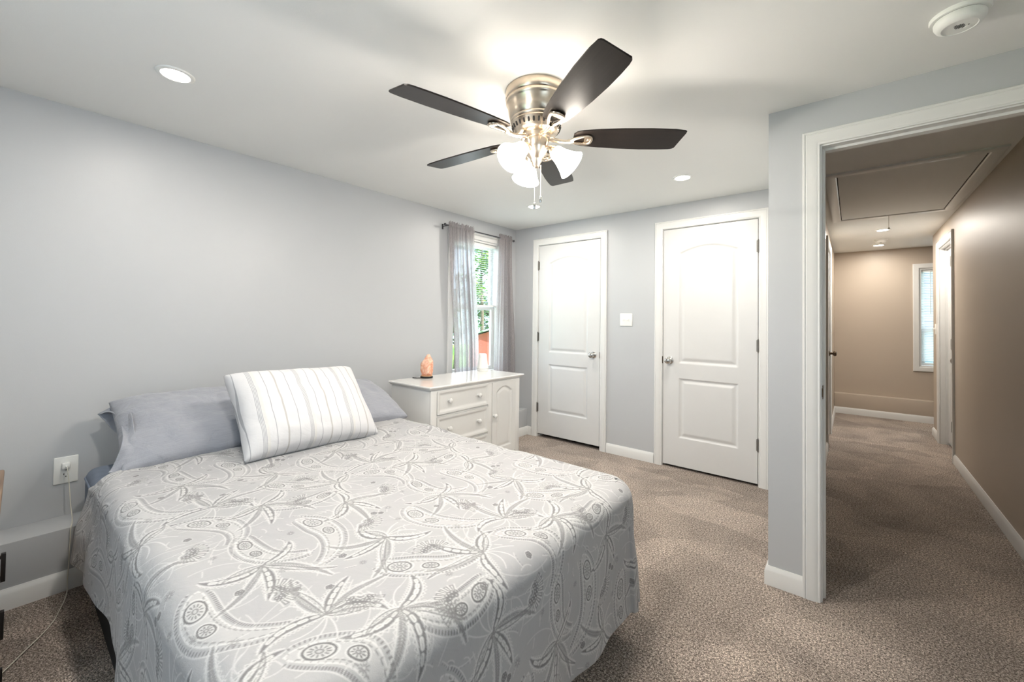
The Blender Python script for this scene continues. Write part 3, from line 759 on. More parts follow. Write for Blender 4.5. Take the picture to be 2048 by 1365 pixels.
def tile_sample(arr, x, y):
    fx = (x/PX) % TILE.nx; fy = (y/PX) % TILE.ny
    i = np.floor(fx).astype(int); j = np.floor(fy).astype(int); a = fx-i; b_ = fy-j
    i2 = (i+1) % TILE.nx; j2 = (j+1) % TILE.ny; i %= TILE.nx; j %= TILE.ny
    return (arr[i, j]*(1-a)+arr[i2, j]*a)*(1-b_)+(arr[i, j2]*(1-a)+arr[i2, j2]*a)*b_
def duvet_material():
    t = NT('paisley_duvet_cotton')
    aw = t.n('ShaderNodeAttribute', attribute_name='white_print'); ad = t.n('ShaderNodeAttribute', attribute_name='dark_print')
    ground = t.ramp(t.noise(t.coord(), 3, 2), [(.3, lin(161, 161, 163)), (.7, lin(166, 166, 167))])
    c = t.mix(aw.outputs['Fac'], ground, lin(200, 200, 199)); c = t.mix(ad.outputs['Fac'], c, lin(90, 89, 90))
    t.base(c); t.set(Roughness=.88); t.b.inputs['Sheen Weight'].default_value = .15
    a = t.noise(t.coord(), 9, 4, .55, .5); f = t.noise(t.coord(), 420, 2)
    s = t.n('ShaderNodeMath', operation='MULTIPLY_ADD'); t.l(f, s.inputs[0]); s.inputs[1].default_value = .05; t.l(a, s.inputs[2])
    t.bump(s.outputs[0], .28, .03); return t.m
def make_duvet():
    res = .0021
    s0, s1 = .40, MX1+.06; t0, t1 = MY0-.012, MY1+.03; Rc = .12; rb = .065; ZT = .597
    hang_f, hang_n, hang_far = .475, .345, .36
    sv = np.arange(s0, s1+hang_f, res); tv = np.arange(t0-hang_n, t1+hang_far, res)
    Sg, Tg = np.meshgrid(sv, tv, indexing='ij')
    qx = np.minimum(Sg, s1-Rc); qy = np.clip(Tg, t0+Rc, t1-Rc)
    vx, vy = Sg-qx, Tg-qy; nrm = np.hypot(vx, vy)+1e-9
    p = 7.0; d = (np.abs(vx)**p+np.abs(vy)**p)**(1/p)
    dx, dy = vx/nrm, vy/nrm
    r0 = Rc-rb; e = np.maximum(d-r0, 0)
    a = np.clip(e/rb, 0, PI/2); e2 = np.maximum(e-rb*PI/2, 0)
    # perimeter coordinate for the folds
    ang = np.arctan2(vy, vx)
    per = np.where(np.abs(vy) < 1e-6, qy, np.where(vx < 1e-6, qx*np.sign(vy)*1.0, qy*0+ang*.42))+np.where(vx < 1e-6, 7*np.sign(vy), 0)
    corner = (np.minimum(np.abs(vx), np.abs(vy))/(np.maximum(np.abs(vx), np.abs(vy))+1e-6))
    fold = smooth01(e2/.38)
    wv = np.sin(per*15.0+1.3*np.sin(per*5.1)+.6)*.55+np.sin(per*26+.8)*.25+vnoise(per*7+40, e2*3+9, 4)*.9
    amp = (.014+.030*smooth01(corner*1.4))*fold
    hz = np.where(d < r0, d, r0+rb*np.sin(a))+e2*(.05+.02*np.sin(per*4))+wv*amp
    hz = np.where(nrm > 1e-6, hz, 0)
    # the p-norm shortens the corners, so carry the flat part with the true distance
    flat = d < r0
    X = qx+np.where(flat, vx, dx*hz); Y = qy+np.where(flat, vy, dy*hz)
    Zz = ZT-np.where(flat, 0, rb*(1-np.cos(a)))-e2*.985
    # puffiness of the filling
    top = np.cos(a)
    Zz += top*(.020*vnoise(Sg*3.1+5, Tg*3.3+2, 1)+.012*vnoise(Sg*7+1, Tg*6.5+8, 2)+.004*vnoise(Sg*18, Tg*17, 6))
    side = 1-top
    bul = .012*vnoise(per*5+3, e*6+2, 3)*side; X += dx*bul; Y += dy*bul
    Zz -= .055*(1-smooth01((Sg-s0)/.10))*top                     # the head end thins out on to the sheet
    # near the head the side drapes short and lifts a little away from the mattress
    lift = smooth01((.95-Sg)/.55)*(Tg < t0)*smooth01(e2/.2)
    Zz += lift*e2*.10; Y -= lift*.03
    rec = smooth01((.52-Tg)/.30)*(1-smooth01((Sg-s0)/.5)); X += .13*rec
    # hem: the last centimetres roll under
    edge = np.minimum(np.minimum(sv[-1]-Sg, Tg-tv[0]), tv[-1]-Tg)
    roll = smooth01((.016-edge)/.016); X -= dx*roll*.014; Y -= dy*roll*.014; Zz += roll*.010
    Zz = np.maximum(Zz, .014+.004*np.sin(per*30))
    # print
    wp = tile_sample(TILE.w, Tg*1.1+.12, Sg*1.1+.05); dp = tile_sample(TILE.d, Tg*1.1+.12, Sg*1.1+.05)
    V = np.stack([X, Y, Zz], -1).reshape(-1, 3)
    o = grid_obj('duvet', V, len(sv), len(tv), duvet_material(), None, {'white_print': ('FLOAT', wp.ravel()*.9), 'dark_print': ('FLOAT', dp.ravel()*.9)})
    return tag(o, 'light grey duvet with white and charcoal paisley print on the bed', 'duvet')
make_duvet()

# ----- pillows
def pillow_obj(name, w, h, thick, m, seed, puff=.42, pinch=.06, wr=.012, nu=120, nv=100, flange=0.):
    """pillow lying in its own xy plane, centre at origin; w along x, h along y"""
    u = np.linspace(-1, 1, nu); v = np.linspace(-1, 1, nv)
    U, Vv = np.meshgrid(u, v, indexing='ij')
    prof = (np.clip(1-np.abs(U)**2.6, 0, 1)**puff)*(np.clip(1-np.abs(Vv)**2.4, 0, 1)**puff)
    X = U*w/2*(1-pinch*(1-np.abs(Vv)**2)*np.abs(U)**3); Y = Vv*h/2*(1-pinch*(1-np.abs(U)**2)*np.abs(Vv)**3)
    n1 = vnoise(U*3+7, Vv*3+3, seed)+.6*vnoise(U*7+1, Vv*6+4, seed+1)
    rad = np.hypot(U, Vv); th = np.arctan2(Vv, U)
    creases = np.sin(th*9+2*n1)*smooth01((rad-.55)/.5)
    out = []
    for s in (1, -1):
        Z = s*(prof*thick/2+prof*(wr*n1*1.6+wr*.5*creases)*(1 if s > 0 else .6))+.006*vnoise(U*5+s, Vv*5, seed+2)*(1-prof)
        out.append(np.stack([X, Y, Z], -1))
    A, Bk = out
    # closed skin: front grid then back grid mirrored, joined at the rim
    bm = bmesh.new()
    fv = [[bm.verts.new(A[i, j]) for j in range(nv)] for i in range(nu)]
    bv = [[fv[i][j] if i in (0, nu-1) or j in (0, nv-1) else bm.verts.new(Bk[i, j]) for j in range(nv)] for i in range(nu)]
    for i in range(nu-1):
        for j in range(nv-1):
            bm.faces.new((fv[i][j], fv[i+1][j], fv[i+1][j+1], fv[i][j+1]))
            bm.faces.new((bv[i][j], bv[i][j+1], bv[i+1][j+1], bv[i+1][j]))
    uv = None
    me = bpy.data.meshes.new(name); bm.to_mesh(me); bm.free()
    me.polygons.foreach_set('use_smooth', [True]*len(me.polygons)); me.materials.append(m)
    o = bpy.data.objects.new(name, me); C.objects.link(o); return o
def basis(loc, ex, ey):
    ex = Vector(ex).normalized(); ey = Vector(ey); ez = ex.cross(ey).normalized(); ey = ez.cross(ex)
    Mx = Matrix((ex, ey, ez)).transposed().to_4x4(); Mx.translation = Vector(loc); return Mx
# left grey pillow: long side along the wall, leaning back on it
pl = pillow_obj('pillow', .68, .50, .20, M['pillow'], 11, pinch=.03)
pl.matrix_world = basis((.385, .66, .705), (0.02, 1, 0), (-.80, 0, .42))
tag(pl, 'grey blue pillow with an open flanged end, left of the striped pillow', 'pillow', 'grey pillows against the wall')
def flange():
    """the empty end of the pillowcase: upper and lower lip drawn out to loose corners"""
    nu, nv = 18, 72; u = np.linspace(0, 1, nu); v = np.linspace(0, 2*PI, nv)
    U, Vv = np.meshgrid(u, v, indexing='ij')
    c, s_ = np.cos(Vv), np.sin(Vv)
    reach = .035+.060*np.abs(c)**3*np.where(c > 0, .95, .95)
    x = -.285-reach*U
    Y = c*.225*(1+.03*U)
    op = .075*(1-.25*U)*(1-np.abs(c)**2.2)**.5
    Z = np.sign(s_)*op*(.9+.5*vnoise(U*2, Vv*2, 5))+.012*np.sin(Vv*5+U*3)*U-.05*U*np.maximum(c, 0)
    return np.stack([x, Y, Z], -1).reshape(-1, 3), nu, nv
Vf, nu_, nv_ = flange(); fo = grid_obj('pillowcase_flange', Vf, nu_, nv_, M['pillow'], pl)
sm = fo.modifiers.new('cloth', 'SOLIDIFY'); sm.thickness = .002
pr = pillow_obj('pillow', .70, .50, .20, M['pillow'], 21, pinch=.03)
pr.matrix_world = basis((.44, 1.35, .690), (0.03, 1, 0), (-.86, 0, .34))
tag(pr, 'grey blue pillow between the striped pillow and the white dresser', 'pillow', 'grey pillows against the wall')
def stripes():
    t = NT('striped_white_pillowcase'); tc = t.n('ShaderNodeTexCoord'); sx = t.n('ShaderNodeSeparateXYZ'); t.l(tc.outputs['Object'], sx.inputs[0])
    m1 = t.n('ShaderNodeMath', operation='MULTIPLY_ADD'); t.l(sx.outputs['X'], m1.inputs[0]); m1.inputs[1].default_value = 1/.205; m1.inputs[2].default_value = 10.30
    fr = t.n('ShaderNodeMath', operation='FRACT'); t.l(m1.outputs[0], fr.inputs[0])
    w = lin(205, 205, 207); gr = lin(158, 160, 164); be = lin(205, 204, 202); md = lin(176, 174, 172)
    st = []
    def band(a, b_, c): st.extend([(a, w), (a+.0005, c), (b_, c), (b_+.0005, w)])
    stops = [(0, w)]
    for a, b_, c in ((.02, .032, gr), (.044, .056, gr), (.068, .080, gr), (.092, .104, gr), (.108, .165, be), (.30, .316, gr), (.52, .556, md), (.78, .796, gr)):
        stops += [(a, c), (b_, w)]
    col = t.ramp(fr.outputs[0], stops, 'CONSTANT'); t.base(col); t.set(Roughness=.85); t.b.inputs['Sheen Weight'].default_value = .2
    v = t.coord(); t.bump(t.noise(v, 12, 4, .5, .6), .22, .02); return t.m
ps = pillow_obj('striped_pillow', .66, .475, .235, stripes(), 31, pinch=.055, puff=.38, wr=.008)
ps.matrix_world = basis((.735, 1.005, .775), (0.0, 1, -.02), (-.33, 0, .345))
tag(ps, 'white pillow with grey stripes leaning on the two grey pillows', 'pillow')

# ---------------------------------------------------------------- dresser
DX0, DX1, DY0, DY1, DT = .215, .675, 1.885, 2.880, .772
dr = thing('dresser', 'white painted dresser with drawers and an arched door under the window', 'dresser', (.45, 2.385, 0))
inv = Matrix.Translation(-Vector(dr.location)); D = lambda o: fixp(o, dr, inv)
b = B().box(DX0, DX1-.004, DY0, DY1, .09, DT-.026, .003)
for y0, y1 in ((DY0, DY0+.055), (DY1-.055, DY1), (2.478, 2.520)): b.box(DX1-.012, DX1+.006, y0, y1, .06, DT-.026, .004)
b.box(DX1-.012, DX1+.004, DY0+.05, DY1-.05, .06, .115, .004).box(DX1-.012, DX1+.005, DY0+.05, DY1-.05, DT-.046, DT-.026, .003)
for z in (.556, .338): b.box(DX1-.012, DX1+.001, DY0+.05, 2.48, z-.006, z+.006, .002)
D(obj('carcass', b, M['furn'], angle=30))
TPr = [(0, 0), (.012, .003), (.020, .010), (.024, .016), (.024, .024), (.020, .027), (0, .027)]
x0, x1, y0, y1 = DX0-.002, DX1+.004, DY0-.004, DY1+.012
vs = []; 
for a, z in [(0, .0), (.006, .002), (.012, .007), (.018, .012), (.022, .015), (.024, .020), (.0225, .025), (.018, .0275)]:
    vs += [(x0, y0-a, DT-.0275+z), (x0, y1+a, DT-.0275+z), (x1+a, y1+a, DT-.0275+z), (x1+a, y0-a, DT-.0275+z)]
n = len(vs)//4; fs = [(j*4+i, j*4+(i+1) % 4, (j+1)*4+(i+1) % 4, (j+1)*4+i) for j in range(n-1) for i in range(4)]+[(0, 1, 2, 3), tuple(range(4*n-4, 4*n))]
D(obj('dresser_top', B().poly(vs, fs), M['furntop'], angle=25))
def knob_small(loc): return B().lathe([(.0001, 0), (.011, 0), (.0105, .003), (.007, .008), (.008, .012), (.015, .017), (.0175, .023), (.016, .029), (.010, .033), (.0001, .0345)], 20, axisM(loc, (1, 0, 0)))
PF = [(0, -.010), (.004, -.002), (.010, 0), (.020, 0), (.026, -.004), (.034, -.0085), (9, -.0085)]
def relief(y0, y1, z0, z1, xf, panels, prof, res=.006):
    U, Zz, Hh, nu, nz = panel_grid(y1-y0, z1-z0, panels, res, prof=prof)
    V = np.stack([xf+Hh, y0+U, z0+Zz], -1).reshape(-1, 3); o = grid_obj('front', V, nu, nz, M['furn'])
    me = o.data; bm = bmesh.new(); bm.from_mesh(me)
    ext = bmesh.ops.extrude_edge_only(bm, edges=[e for e in bm.edges if e.is_boundary])
    for v in [x for x in ext['geom'] if isinstance(x, bmesh.types.BMVert)]: v.co.x = xf-.016
    bmesh.ops.recalc_face_normals(bm, faces=list(bm.faces))
    for f in bm.faces: f.smooth = True
    bm.to_mesh(me); bm.free(); me.set_sharp_from_angle(angle=math.radians(40)); return o
for z0, z1 in ((.566, .732), (.348, .546), (.125, .328)):
    w, h = 2.474-1.944, z1-z0; e_ = .0005
    o = relief(1.944, 2.474, z0, z1, DX1+.010, [[(e_, e_), (w-e_, e_), (w-e_, h-e_), (e_, h-e_)]], [(0, -.004), (.006, 0), (.014, 0), (.019, -.003), (.028, -.0085), (.034, -.009), (9, -.009)])
    o.name = 'drawer'; o.data.name = 'drawer'; D(o)
    for y in (2.055, 2.362):
        k = obj('knob', knob_small((DX1+.001, y, (z0+z1)/2+.006)), M['furn']); k.parent = o
w, h = 2.822-2.524, .732-.125
o = relief(2.524, 2.822, .125, .732, DX1+.008, [arch(.052, w-.052, .06, h-.085, .045)], [(0, 0), (.003, -.004), (.010, -.009), (.016, -.009), (.034, -.004), (9, -.004)], .005)
o.name = 'cabinet_door'; D(o)
k = obj('knob', knob_small((DX1+.008, 2.541, .462)), M['furn']); k.parent = o
for x in (DX0+.03, DX1-.03):
    for y in (DY0+.03, DY1-.03):
        D(obj('foot', B().box(x-.024, x+.024, y-.024, y+.024, 0, .09, .004), M['furn']))

# salt lamp
sl = thing('salt_lamp', 'pink rock salt lamp on a dark base at the near end of the dresser', 'lamp', (.30, 2.155, DT))
bm = bmesh.new(); bmesh.ops.create_icosphere(bm, subdivisions=5, radius=1)
rs = random.Random(4); planes = [(Vector((rs.gauss(0, 1), rs.gauss(0, 1), rs.gauss(0, .6))).normalized(), rs.uniform(.80, .98)) for _ in range(26)]
from mathutils import noise as mnoise
for v in bm.verts:
    p = v.co.copy(); q_ = math.hypot(p.x, p.y)+1e-6; k_ = (1-abs(p.z)**10)**.5/q_*(1 if q_ > .05 else q_/.05); p.x *= k_*.93; p.y *= k_*.93
    for n_, d_ in planes:
        q = p.dot(n_)
        if q > d_: p -= n_*(q-d_)*.9
    p += p*mnoise.noise(p*2.6)*.05+p*mnoise.noise(p*7)*.02
    z = p.z; tap = 1-.16*max(0, z)
    v.co = Vector((p.x*.054*tap-.004*z, p.y*.055*tap+.006*z, .094+p.z*.088+p.y*.016*max(0, p.z)))
    if v.co.z < .016: v.co.z = .016
obj('salt_rock', bm, M['salt'], sl, angle=28)
obj('lamp_base', B().lathe([(.0001, .0), (.048, .0), (.051, .004), (.051, .011), (.046, .016), (.0001, .016)], 28), M['black'], sl)
obj('wooden_collar', B().lathe([(.0001, .0155), (.045, .0155), (.046, .022), (.0001, .022)], 28), mat('pale_wood', (214, 172, 132), .5), sl)
obj('power_cord', B().tube([(.0, -.045, .004), (-.02, -.075, .004), (-.05, -.085, .004), (-.075, -.080, .0035)], .003, 8), M['black'], sl)
# aroma diffuser
df = thing('diffuser', 'white tapered diffuser on the dresser in front of the window', 'diffuser', (.30, 2.808, DT))
obj('body', B().lathe([(.0001, 0), (.050, 0), (.053, .004), (.0535, .022), (.0525, .026), (.037, .150), (.035, .156), (.028, .1585), (.008, .1585), (.006, .154), (.0001, .154)], 36), M['plastic'], df)
obj('base_ring', B().lathe([(.0534, .022), (.0542, .023), (.0542, .025), (.0530, .0262)], 36), mat('grey_line', (196, 196, 194), .4), df)

# ---------------------------------------------------------------- nightstand at the left edge
ns = thing('nightstand', 'brown wooden nightstand with dark iron pulls at the left edge', 'nightstand', (.56, -.25, 0), math.radians(-.9))
obj('nightstand_top', B().box(-.34, .375, -.36, .255, .572, .60, .006, 3), M['wood'], ns)
obj('carcass', B().box(-.33, .345, -.33, .222, .04, .572, .004), M['wood'], ns)
for x in (-.29, .31):
    for y in (-.29, .18): obj('leg', B().box(x-.025, x+.025, y-.025, y+.025, 0, .05, .004), M['nsdark'], ns)
for z0, z1 in ((.40, .555), (.225, .385), (.055, .21)):
    o = obj('drawer', B().box(.340, .362, -.315, .207, z0, z1, .004), M['wood'], ns)
    zc = (z0+z1)/2+.002; b = B()
    pts = [(.400, .120, zc+.036), (.400, .262, zc+.036), (.400, .262, zc-.036), (.400, .120, zc-.036)]
    for y in (.132, .250): b.box(.358, .398, y-.006, y+.006, zc-.005, zc+.005, .002)
    b.box(.392, .404, .126, .272, zc+.027, zc+.036, .0015).box(.392, .404, .126, .272, zc-.036, zc-.027, .0015)
    for y in (.126, .262): b.box(.390, .406, y, y+.010, zc-.042, zc+.042, .0015)
    obj('drawer_pull', b, M['nsdark'], o)

# ---------------------------------------------------------------- outlet, charger, cable, switch
ol = thing('wall_outlet', 'large white duplex outlet plate on the wall beside the bed', 'outlet', (0, .2, .494))
obj('cover_plate', B().box(0, .006, -.041, .041, -.064, .064, .003, 3), M['plastic'], ol)
for z in (.0205, -.0205):
    r = obj('receptacle', B().lathe([(.0001, 0), (.0165, 0), (.0168, .0015), (.0001, .0018)], 24, axisM((.006, 0, z), (1, 0, 0))), M['plastic'], ol)
    b = B().box(.0072, .0084, -.008, -.0055, z-.003, z+.006).box(.0072, .0084, .0055, .008, z-.003, z+.005)
    b.lathe([(.0001, 0), (.0026, 0), (.0026, .0012), (.0001, .0012)], 10, axisM((.0072, 0, z-.0095), (1, 0, 0)))
    obj('slots', b, M['dark'], r)
obj('screw', B().lathe([(.0001, 0), (.003, 0), (.0025, .001), (.0001, .0013)], 12, axisM((.006, 0, 0), (1, 0, 0))), M['chrome'], ol)
ch = thing('phone_charger', 'small white charger block plugged in the outlet with its thin cable', 'charger', (.0085, .199, .518))
obj('charger_block', B().box(0, .026, -.014, .014, -.013, .014, .004, 3), M['plastic'], ch)
obj('cable_plug', B().box(.026, .038, -.004, .004, -.003, .003, .0015), M['plastic'], ch)
pw = [(.047, .199, .518), (.062, .201, .512), (.072, .204, .480), (.085, .208, .42), (.10, .212, .35), (.125, .216, .300), (.16, .214, .283), (.192, .209, .2815), (.207, .206, .265), (.208, .205, .20), (.212, .203, .12), (.222, .200, .05), (.245, .198, .014), (.30, .188, .008), (.38, .168, .007), (.46, .145, .007), (.53, .110, .007), (.585, .075, .007), (.66, .03, .007), (.75, -.03, .007)]
def catmull(P, k=6):
    P = [Vector(p) for p in P]; out = []
    for i in range(len(P)-1):
        p0, p1, p2, p3 = P[max(i-1, 0)], P[i], P[i+1], P[min(i+2, len(P)-1)]
        for j in range(k):
            t = j/k; out.append(.5*((2*p1)+(p2-p0)*t+(2*p0-5*p1+4*p2-p3)*t*t+(3*p1-p0-3*p2+p3)*t**3))
    return out+[P[-1]]
cb = obj('charging_cable', B().tube([p-Vector(ch.location) for p in catmull(pw)], .0018, 8), M['cord'], ch)
sw = thing('light_switch', 'white double toggle switch plate between the closet doors', 'switch', (1.328, YB, 1.260))
obj('switch_plate', B().box(-.060, .060, -.006, 0, -.058, .058, .003, 3), M['plastic'], sw)
for x in (-.023, .023):
    tg = obj('toggle', B().box(x-.005, x+.005, -.016, -.005, -.004, .008, .0015, M4=None).box(x-.006, x+.006, -.0072, -.005, -.013, .013), M['plastic'], sw)
    for z in (-.03, .03):
        obj('screw', B().lathe([(.0001, 0), (.003, 0), (.0001, .0012)], 10, axisM((x, -.006, z), (0, -1, 0))), M['plastic'], sw)
sw2 = thing('light_switch', 'small white toggle switch near the end of the right hallway wall', 'switch', (HX1, 6.50, 1.20))
obj('switch_plate', B().box(-.006, 0, -.036, .036, -.058, .058, .003, 3), M['plastic'], sw2)
obj('toggle', B().box(-.024, -.005, -.005, .005, .0, .014, .0015), M['plastic'], sw2)

# ---------------------------------------------------------------- ceiling fan
FXY = (1.86, 1.48)
fan = thing('ceiling_fan', 'brushed nickel ceiling fan with five dark blades and three lit lamps', 'ceiling fan', (FXY[0], FXY[1], 0))
prof = [(.0001, H), (.136, H), (.139, H-.004), (.139, H-.040), (.135, H-.044), (.137, H-.050), (.138, H-.056), (.134, H-.062), (.130, H-.068), (.126, H-.100), (.119, H-.125), (.115, H-.132), (.117, H-.137), (.115, H-.142), (.112, H-.146), (.1135, H-.151), (.110, H-.156), (.100, H-.178), (.096, H-.182), (.095, H-.186), (.084, H-.192), (.072, H-.196), (.0001, H-.196)]
hs = obj('motor_housing', B().lathe(prof, 72), M['nickel'], fan, angle=50)
vent = B()
for k in range(30):
    a = 2*PI*k/30; r0_, z0_, r1_, z1_ = .1075, H-.160, .1005, H-.1775
    p0 = Vector((r0_*math.cos(a), r0_*math.sin(a), z0_)); p1 = Vector((r1_*math.cos(a), r1_*math.sin(a), z1_))
    vent.tube([p0, p0.lerp(p1, .3), p0.lerp(p1, .7), p1], [.0035, .0045, .0045, .0035], 8)
obj('vent_slots', vent, M['dark'], hs)
obj('flywheel', B().lathe([(.0001, 2.072), (.062, 2.072), (.066, 2.068), (.066, 2.050), (.060, 2.046), (.0001, 2.046)], 40), M['nickel'], fan)
obj('switch_housing', B().lathe([(.0001, 2.048), (.053, 2.048), (.0535, 2.044), (.0535, 2.008), (.052, 2.004), (.050, 1.998), (.044, 1.980), (.030, 1.962), (.026, 1.958), (.026, 1.950), (.020, 1.944), (.017, 1.930), (.010, 1.922), (.0001, 1.918)], 48), M['nickel'], fan, angle=50)
def blade_outline():
    pts = []
    L0, L1 = .165, .650
    top = [(L0, .030), (L0+.012, .045), (L0+.04, .053), (.28, .062), (.38, .0695), (.48, .073), (.56, .0715), (.612, .068), (.628, .065), (.638, .057)]
    bot = [(.650, -.050), (.650, -.060), (.642, -.066), (.60, -.0705), (.50, -.073), (.38, -.0695), (.28, -.062), (L0+.04, -.053), (L0+.012, -.045), (L0, -.030)]
    return top[::1]+bot
ZB = 2.060
for k, a in enumerate((-104, -176, -32, 40, 112)):
    Mb = Matrix.Rotation(math.radians(a), 4, 'Z') @ Matrix.Translation((0, 0, ZB)) @ Matrix.Rotation(math.radians(-11), 4, 'X')
    bl = obj('blade', B().prism(blade_outline(), -.003, .003, .0015), M['blade'], fan, angle=35); bl.matrix_local = Mb
    ir = B()
    ir.tube(catmull([(.055, 0, -.008), (.085, 0, -.014), (.115, 0, -.020), (.145, 0, -.020), (.165, 0, -.016)], 4), [.011]*4+[.0095]*4+[.009]*4+[.0105]*5, 12)
    for s_ in (-1, 1):
        ir.tube(catmull([(.150, s_*.003, -.018), (.172, s_*.014, -.014), (.200, s_*.024, -.011), (.224, s_*.027, -.0095), (.240, s_*.019, -.009), (.245, 0, -.009)], 5), .0068, 10)
    ir.prism([(.222, -.024), (.238, -.02), (.247, -.008), (.247, .008), (.238, .02), (.222, .024), (.214, .02), (.214, -.02)], -.0115, -.003, .002)
    ir.lathe([(.0001, -.014), (.005, -.014), (.0055, -.011), (.0001, -.011)], 12, Matrix.Translation((.231, 0, 0)))
    obj('blade_iron', ir, M['nickel'], bl)
SH = [(.020, 0), (.027, .002), (.031, .010), (.0325, .020), (.035, .034), (.040, .050), (.047, .068), (.055, .086), (.062, .098), (.066, .104), (.0645, .1045), (.060, .098), (.052, .084), (.044, .066), (.037, .049), (.032, .033), (.0295, .020), (.028, .010), (.024, .005), (.018, .004)]
for a in (24.3, 144.3, 264.3):
    ca, sa = math.cos(math.radians(a)), math.sin(math.radians(a))
    dv = Vector((ca*.74, sa*.74, -.67)).normalized(); neck = Vector((ca*.082, sa*.082, 1.990))
    arm = obj('lamp_arm', B().tube(catmull([(ca*.030, sa*.030, 2.000), (ca*.048, sa*.048, 2.006), (ca*.062, sa*.062, 2.006), tuple(neck-dv*.018)], 5), .0075, 12).lathe([(.0001, -.030), (.010, -.030), (.013, -.024), (.017, -.018), (.024, -.004), (.0265, .004), (.0265, .010), (.0001, .010)], 28, axisM(neck, dv)), M['nickel'], fan)
    shd = obj('lamp_shade', B().lathe(SH, 40, axisM(neck, dv)), M['shade'], fan, angle=60)
    blb = obj('bulb', B().lathe([(.0001, .010), (.012, .012), (.012, .026), (.018, .040), (.023, .056), (.022, .068), (.014, .078), (.0001, .082)], 24, axisM(neck, dv)), M['bulb'], shd)
    light('lamp_light', 'AREA', tuple(neck+dv*.108), P_FAN, WARM, .10, rot=(-dv).to_track_quat('Z', 'Y').to_euler(), parent=fan)
for dx_, dy_, z1, zt in ((.010, -.022, 1.762, 1.925), (.031, -.006, 1.790, 1.925)):
    chn = B()
    N = int((zt-z1)/.0042)
    for k in range(N): chn.lathe([(.0001, -.0019), (.0014, -.0012), (.0019, 0), (.0014, .0012), (.0001, .0019)], 6, Matrix.Translation((dx_, dy_, zt-k*.0042)))
    chn.tube([(dx_*.5, dy_*.5, zt+.010), (dx_, dy_, zt-.002)], .0012, 6).tube([(dx_, dy_, zt), (dx_, dy_, z1)], .0008, 6)
    c = obj('pull_chain', chn, M['chrome'], fan)
    obj('fob', B().lathe([(.0001, 0), (.003, 0), (.0055, -.004), (.006, -.010), (.006, -.024), (.0045, -.029), (.0001, -.030)], 16, Matrix.Translation((dx_, dy_, z1))), M['chrome'], c)

# ---------------------------------------------------------------- recessed lights, smoke detectors, hatch
def can(label, x, y, power, spread=None, group='recessed ceiling lights', r=.062):
    t = thing('recessed_light', label, 'ceiling light', (x, y, H), group=group)
    obj('trim_ring', B().lathe([(r*.80, -.004), (r*.82, -.006), (r*.97, -.006), (r*1.05, -.004), (r*1.08, 0), (r*.80, .0)], 40), M['plastic'], t)
    obj('lens', B().lathe([(.0001, -.0035), (r*.80, -.0045), (r*.80, -.001), (.0001, -.001)], 40), M['lens'], t)
    light('downlight', 'AREA', (0, 0, -.010), power, WARM, size=r*1.6, parent=t, spread=spread)
    return t
can('round lit recessed light over the head of the bed', .741, .432, P_CAN*.5)
can('round lit recessed light in front of the two closet doors', 2.025, 2.998, P_CAN)
can('round lit recessed light near the curtained window, behind the fan chains', .750, 2.971, P_CAN)
can('round lit recessed light above the camera end of the bedroom', 2.025, .432, P_CAN*1.5)
can('nearer lit recessed light in the hallway ceiling', 3.205, 5.96, P_HALL, group='recessed lights in the hallway')
can('farther lit recessed light in the hallway ceiling', 3.212, 7.08, P_HALL*.42, group='recessed lights in the hallway')
def smoke(label, x, y, r, rz=0):
    t = thing('smoke_detector', label, 'smoke detector', (x, y, H), rz)
    obj('base_plate', B().lathe([(.0001, 0), (r, 0), (r, -.006), (r*.97, -.012), (.0001, -.012)], 48), M['plastic'], t)
    bd = obj('body', B().lathe([(.0001, -.013), (r*.84, -.013), (r*.86, -.017), (r*.85, -.026), (r*.78, -.036), (r*.66, -.042), (r*.60, -.043), (r*.58, -.041), (.0001, -.040)], 48), M['plastic'], t)
    obj('gap', B().lathe([(r*.70, -.0105), (r*.83, -.0105), (r*.83, -.0145), (r*.70, -.0145)], 40), M['dark'], t)
    g_ = B()
    for k in range(-2, 3):
        L_ = (.005, .010, .013, .010, .005)[k+2]; g_.box(-L_, L_, k*.0065-.0016, k*.0065+.0016, -.0412, -.039, .0008)
    obj('grille', g_, M['dark'], bd)
    obj('test_button', B().lathe([(.0001, -.040), (.010, -.040), (.010, -.0425), (.0001, -.043)], 20, Matrix.Translation((.0, r*.38, 0))), M['plastic'], bd)
    obj('indicator', B().lathe([(.0001, -.040), (.002, -.040), (.002, -.0413), (.0001, -.0415)], 8, Matrix.Translation((.012, r*.24, 0))), M['dark'], bd)
    return t
smoke('round white smoke detector on the bedroom ceiling near the doorway', 3.220, 1.958, .072, math.radians(-50))
smoke('small round smoke detector between the two hallway ceiling lights', 3.212, 6.62, .065)
ht = thing('attic_hatch', 'flat white attic hatch with a pull cord in the hallway ceiling', 'hatch', (3.22, 4.37, H))
X0, X1, Y0, Y1 = 2.80, 3.635, 3.54, 5.215
def hm(u, z, b_): return (u-3.22, z-4.37, -b_)
w_ = .065
obj('hatch_frame', B().frame((X0+w_, X1-w_, Y0+w_, Y1-w_, [(0, 0), (0, .010), (.006, .014), (w_-.012, .016), (w_, .012), (w_, 0)]), True, hm), M['trim'], ht, angle=25)
obj('hatch_panel', B().box(X0+w_+.006-3.22, X1-w_-.006-3.22, Y0+w_+.006-4.37, Y1-w_-.006-4.37, -.006, -.001, .001), M['ceiling'], ht, smooth=False)
obj('gap', B().frame((X0+w_+.005, X1-w_-.005, Y0+w_+.005, Y1-w_-.005, [(0, .0), (0, .0025), (.006, .0025), (.006, 0)]), True, hm), M['dark'], ht)
cd = obj('pull_cord', B().tube([(-.01, .77, -.006), (-.01, .77, -.125)], .0014, 8), M['cord'], ht)
